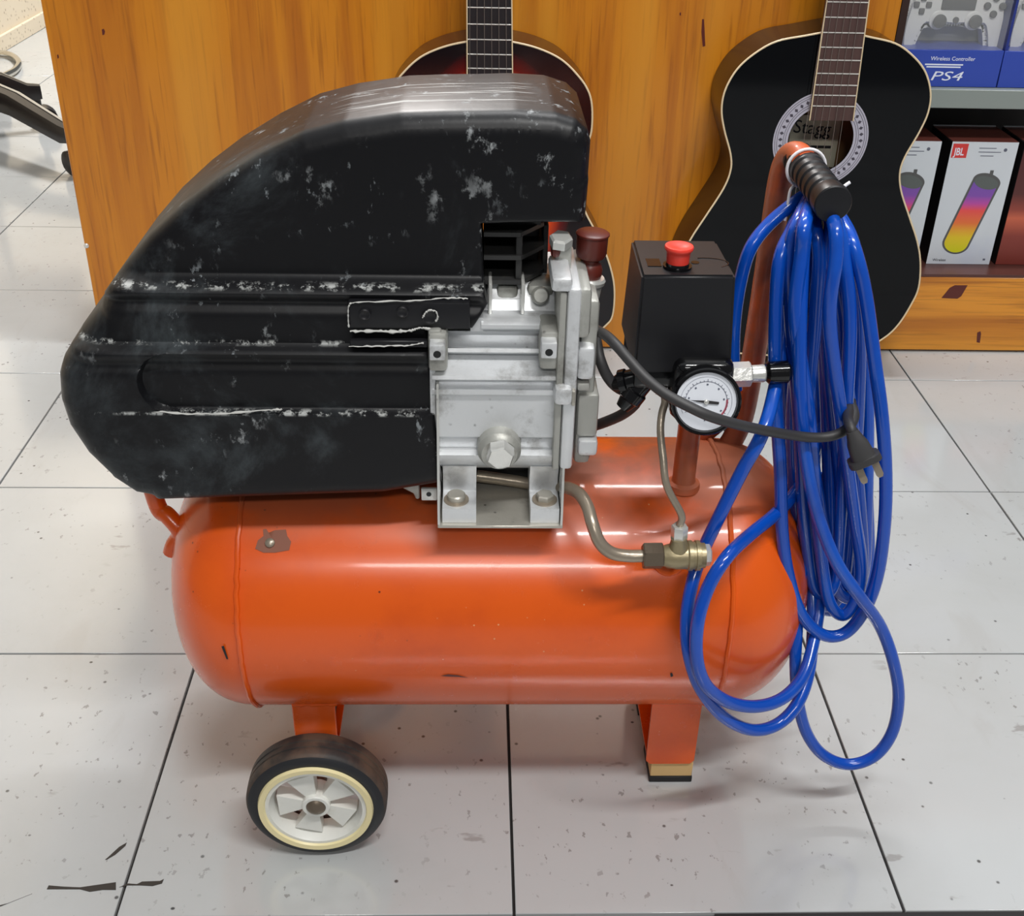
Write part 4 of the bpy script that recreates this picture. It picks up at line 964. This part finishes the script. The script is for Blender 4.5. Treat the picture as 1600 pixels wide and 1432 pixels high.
MB().tube(A([(925, 667, .20), (945, 660, .18), (972, 648, .165), (992, 632, .155), (998, 614, .15), (1000, 600, .15)]), .0044, 12).build('motor_cable', 'cord', ac)
# plug
p0, p1 = at(1334, 680, .105), at(1352, 722, .100)
ax_ = (p1 - p0).normalized(); sd = ax_.cross(Vector((0, -1, 0))).normalized(); fr_ = sd.cross(ax_).normalized()
def loft(mb, secs):
    vs_ = []
    for d_, w_, h_ in secs:
        c = p0 + ax_ * d_
        for k in range(16):
            t_ = 2 * math.pi * k / 16; cx_, sy_ = math.cos(t_), math.sin(t_)
            q = lambda x: math.copysign(abs(x) ** .55, x)
            vs_.append(c + sd * w_ * q(cx_) + fr_ * h_ * q(sy_))
    N = len(secs); fs = [(i * 16 + k, i * 16 + (k + 1) % 16, (i + 1) * 16 + (k + 1) % 16, (i + 1) * 16 + k) for i in range(N - 1) for k in range(16)] + [tuple(range(15, -1, -1)), tuple((N - 1) * 16 + k for k in range(16))]
    return mb.add(vs_, fs, True)
pg = loft(MB(), [(-.004, .0042, .0042), (.002, .0058, .0055), (.008, .0078, .0068), (.016, .0088, .0075), (.0185, .0092, .008), (.0190, .0122, .0095), (.0235, .0125, .0098), (.0242, .0115, .009)]).build('plug', 'cord', ac)
for s_ in (-1, 1):
    c = p0 + ax_ * .0243 + sd * s_ * .0062; mb = MB(); vs_ = []
    for d_, w_ in ((0, .0030), (.013, .0030), (.0155, .0018)):
        for q_ in (-1, 1):
            for e_ in (-1, 1): vs_.append(c + ax_ * d_ + fr_ * w_ * .35 * e_ * q_ * q_ + sd * w_ * q_ * .9)
    fs = [(0, 1, 3, 2), (8, 10, 11, 9)]
    for i in (0, 4): fs += [(i, i + 4, i + 5, i + 1), (i + 2, i + 3, i + 7, i + 6), (i, i + 2, i + 6, i + 4), (i + 1, i + 5, i + 7, i + 3)]
    mb.add(vs_, fs).build('prong', 'steel', pg)

# ================================================================= BLUE HOSE
mb = MB(); HR = .0053
def loop(l, closed=True, r=HR): mb.tube([at(u, v, Y) for u, v, Y in l], r, 14, closed, 7)
# front long loop
loop([(1270, 303, .215), (1244, 350, .175), (1220, 400, .155), (1213, 470, .15), (1211, 560, .146), (1214, 650, .142), (1219, 730, .138), (1222, 830, .134), (1232, 900, .13), (1252, 960, .127), (1285, 992, .125), (1320, 990, .126), (1350, 955, .128), (1371, 900, .13), (1382, 820, .132), (1384, 740, .136), (1378, 650, .14), (1366, 560, .145), (1352, 460, .15), (1335, 390, .155), (1316, 350, .175), (1290, 306, .215)])
# nested loops down the middle
VV = (345, 400, 500, 650, 800, 890)
def bundle(Ls, Rs, vb, Y, k_):
    l = [(1276, 303, .222)]
    for i, (v, u) in enumerate(zip(VV, Ls)): l.append((u, v, Y + (.012 if i == 0 else .004 * math.sin(i * 1.3 + k_))))
    um = (Ls[-1] + Rs[-1]) / 2; h_ = (vb - 890)
    l += [(Ls[-1] + (um - Ls[-1]) * .35, 890 + h_ * .72, Y), (um, vb, Y), (Rs[-1] - (Rs[-1] - um) * .35, 890 + h_ * .72, Y)]
    for i, (v, u) in reversed(list(enumerate(zip(VV, Rs)))): l.append((u, v, Y + (.012 if i == 0 else .004 * math.cos(i * 1.1 + k_))))
    return l
for q in (((1248, 1234, 1236, 1248, 1256, 1266), (1306, 1318, 1328, 1322, 1314, 1308), 930, .152, 0),
          ((1258, 1252, 1243, 1264, 1276, 1286), (1302, 1306, 1296, 1314, 1334, 1346), 962, .138, 1),
          ((1262, 1260, 1252, 1238, 1244, 1260), (1310, 1328, 1342, 1340, 1330, 1322), 948, .172, 2),
          ((1272, 1280, 1274, 1264, 1282, 1300), (1298, 1292, 1310, 1330, 1344, 1348), 935, .164, 3),
          ((1244, 1226, 1222, 1230, 1236, 1246), (1316, 1338, 1352, 1356, 1354, 1350), 955, .192, 4),
          ((1264, 1268, 1284, 1292, 1296, 1300), (1300, 1302, 1290, 1300, 1318, 1332), 925, .184, 5),
          ((1252, 1244, 1262, 1276, 1268, 1280), (1310, 1316, 1322, 1346, 1356, 1357), 940, .208, 6)): loop(bundle(*q))
# strand hanging wide to the left, passing behind the pressure switch and back to the big left loops
loop([(1272, 296, .225), (1240, 318, .215), (1200, 352, .208), (1172, 390, .2), (1157, 440, .2), (1148, 500, .195), (1146, 560, .19), (1150, 610, .185)], False)
loop([(1262, 330, .19), (1235, 420, .185), (1222, 540, .16), (1208, 620, .13), (1190, 680, .105), (1160, 735, .102), (1125, 805, .098), (1098, 862, .096), (1082, 910, .083), (1073, 965, .070), (1076, 1020, .056), (1094, 1075, .055), (1130, 1120, .06), (1175, 1141, .068), (1215, 1132, .078), (1246, 1100, .088), (1264, 1050, .108), (1270, 985, .135), (1268, 900, .165), (1262, 800, .185), (1262, 700, .20)], False)
loop([(1290, 640, .21), (1272, 705, .19), (1248, 762, .165), (1213, 802, .135), (1172, 836, .10), (1135, 872, .07), (1106, 920, .060), (1090, 975, .052), (1089, 1030, .048), (1104, 1072, .048), (1140, 1098, .055), (1185, 1104, .066), (1225, 1090, .08), (1255, 1056, .10), (1272, 1000, .125), (1282, 930, .155), (1284, 850, .18), (1284, 740, .20)], False)
# low right loop
loop([(1276, 303, .222), (1262, 345, .17), (1254, 400, .148), (1250, 500, .136), (1250, 600, .13), (1256, 690, .125), (1268, 765, .12), (1286, 830, .116), (1312, 888, .112), (1345, 935, .112), (1376, 980, .118), (1396, 1035, .114), (1404, 1090, .112), (1394, 1145, .110), (1366, 1182, .109), (1325, 1195, .109), (1286, 1180, .110), (1260, 1145, .112), (1247, 1095, .115), (1243, 1040, .12), (1245, 980, .13), (1250, 900, .15), (1256, 800, .17)], False)

hs = mb.build('air_hose', 'hose')
tag(hs, 'coiled blue air hose hanging from the black handle grip at the right', 'hose')
# white cable tie round the grip
mb = MB(); c = ga_.lerp(gb_, .22); axg = (gb_ - ga_).normalized()
mb.tube([c + Vector((.0145 * math.cos(a), 0, .0145 * math.sin(a))) for a in [2 * math.pi * k / 28 for k in range(28)]], .0012, 8, True, 1)
tt = at(1322, 287, .19); mb.tube([c + Vector((.0145, -.001, -.004)), at(1312, 292, .2), at(1328, 285, .2)], .0013, 8, False, 4)
tag(mb.build('cable_tie', 'tie'), 'thin white cable tie around the black handle grip', 'cable tie')
mb = MB(); mb.tube(A([(1240, 290, .215), (1234, 300, .212), (1230, 325, .21), (1226, 345, .208)]), .0011, 8, False, 5)
tag(mb.build('cable_tie', 'tie'), 'white tie strand hanging from the left side of the grip', 'cable tie')
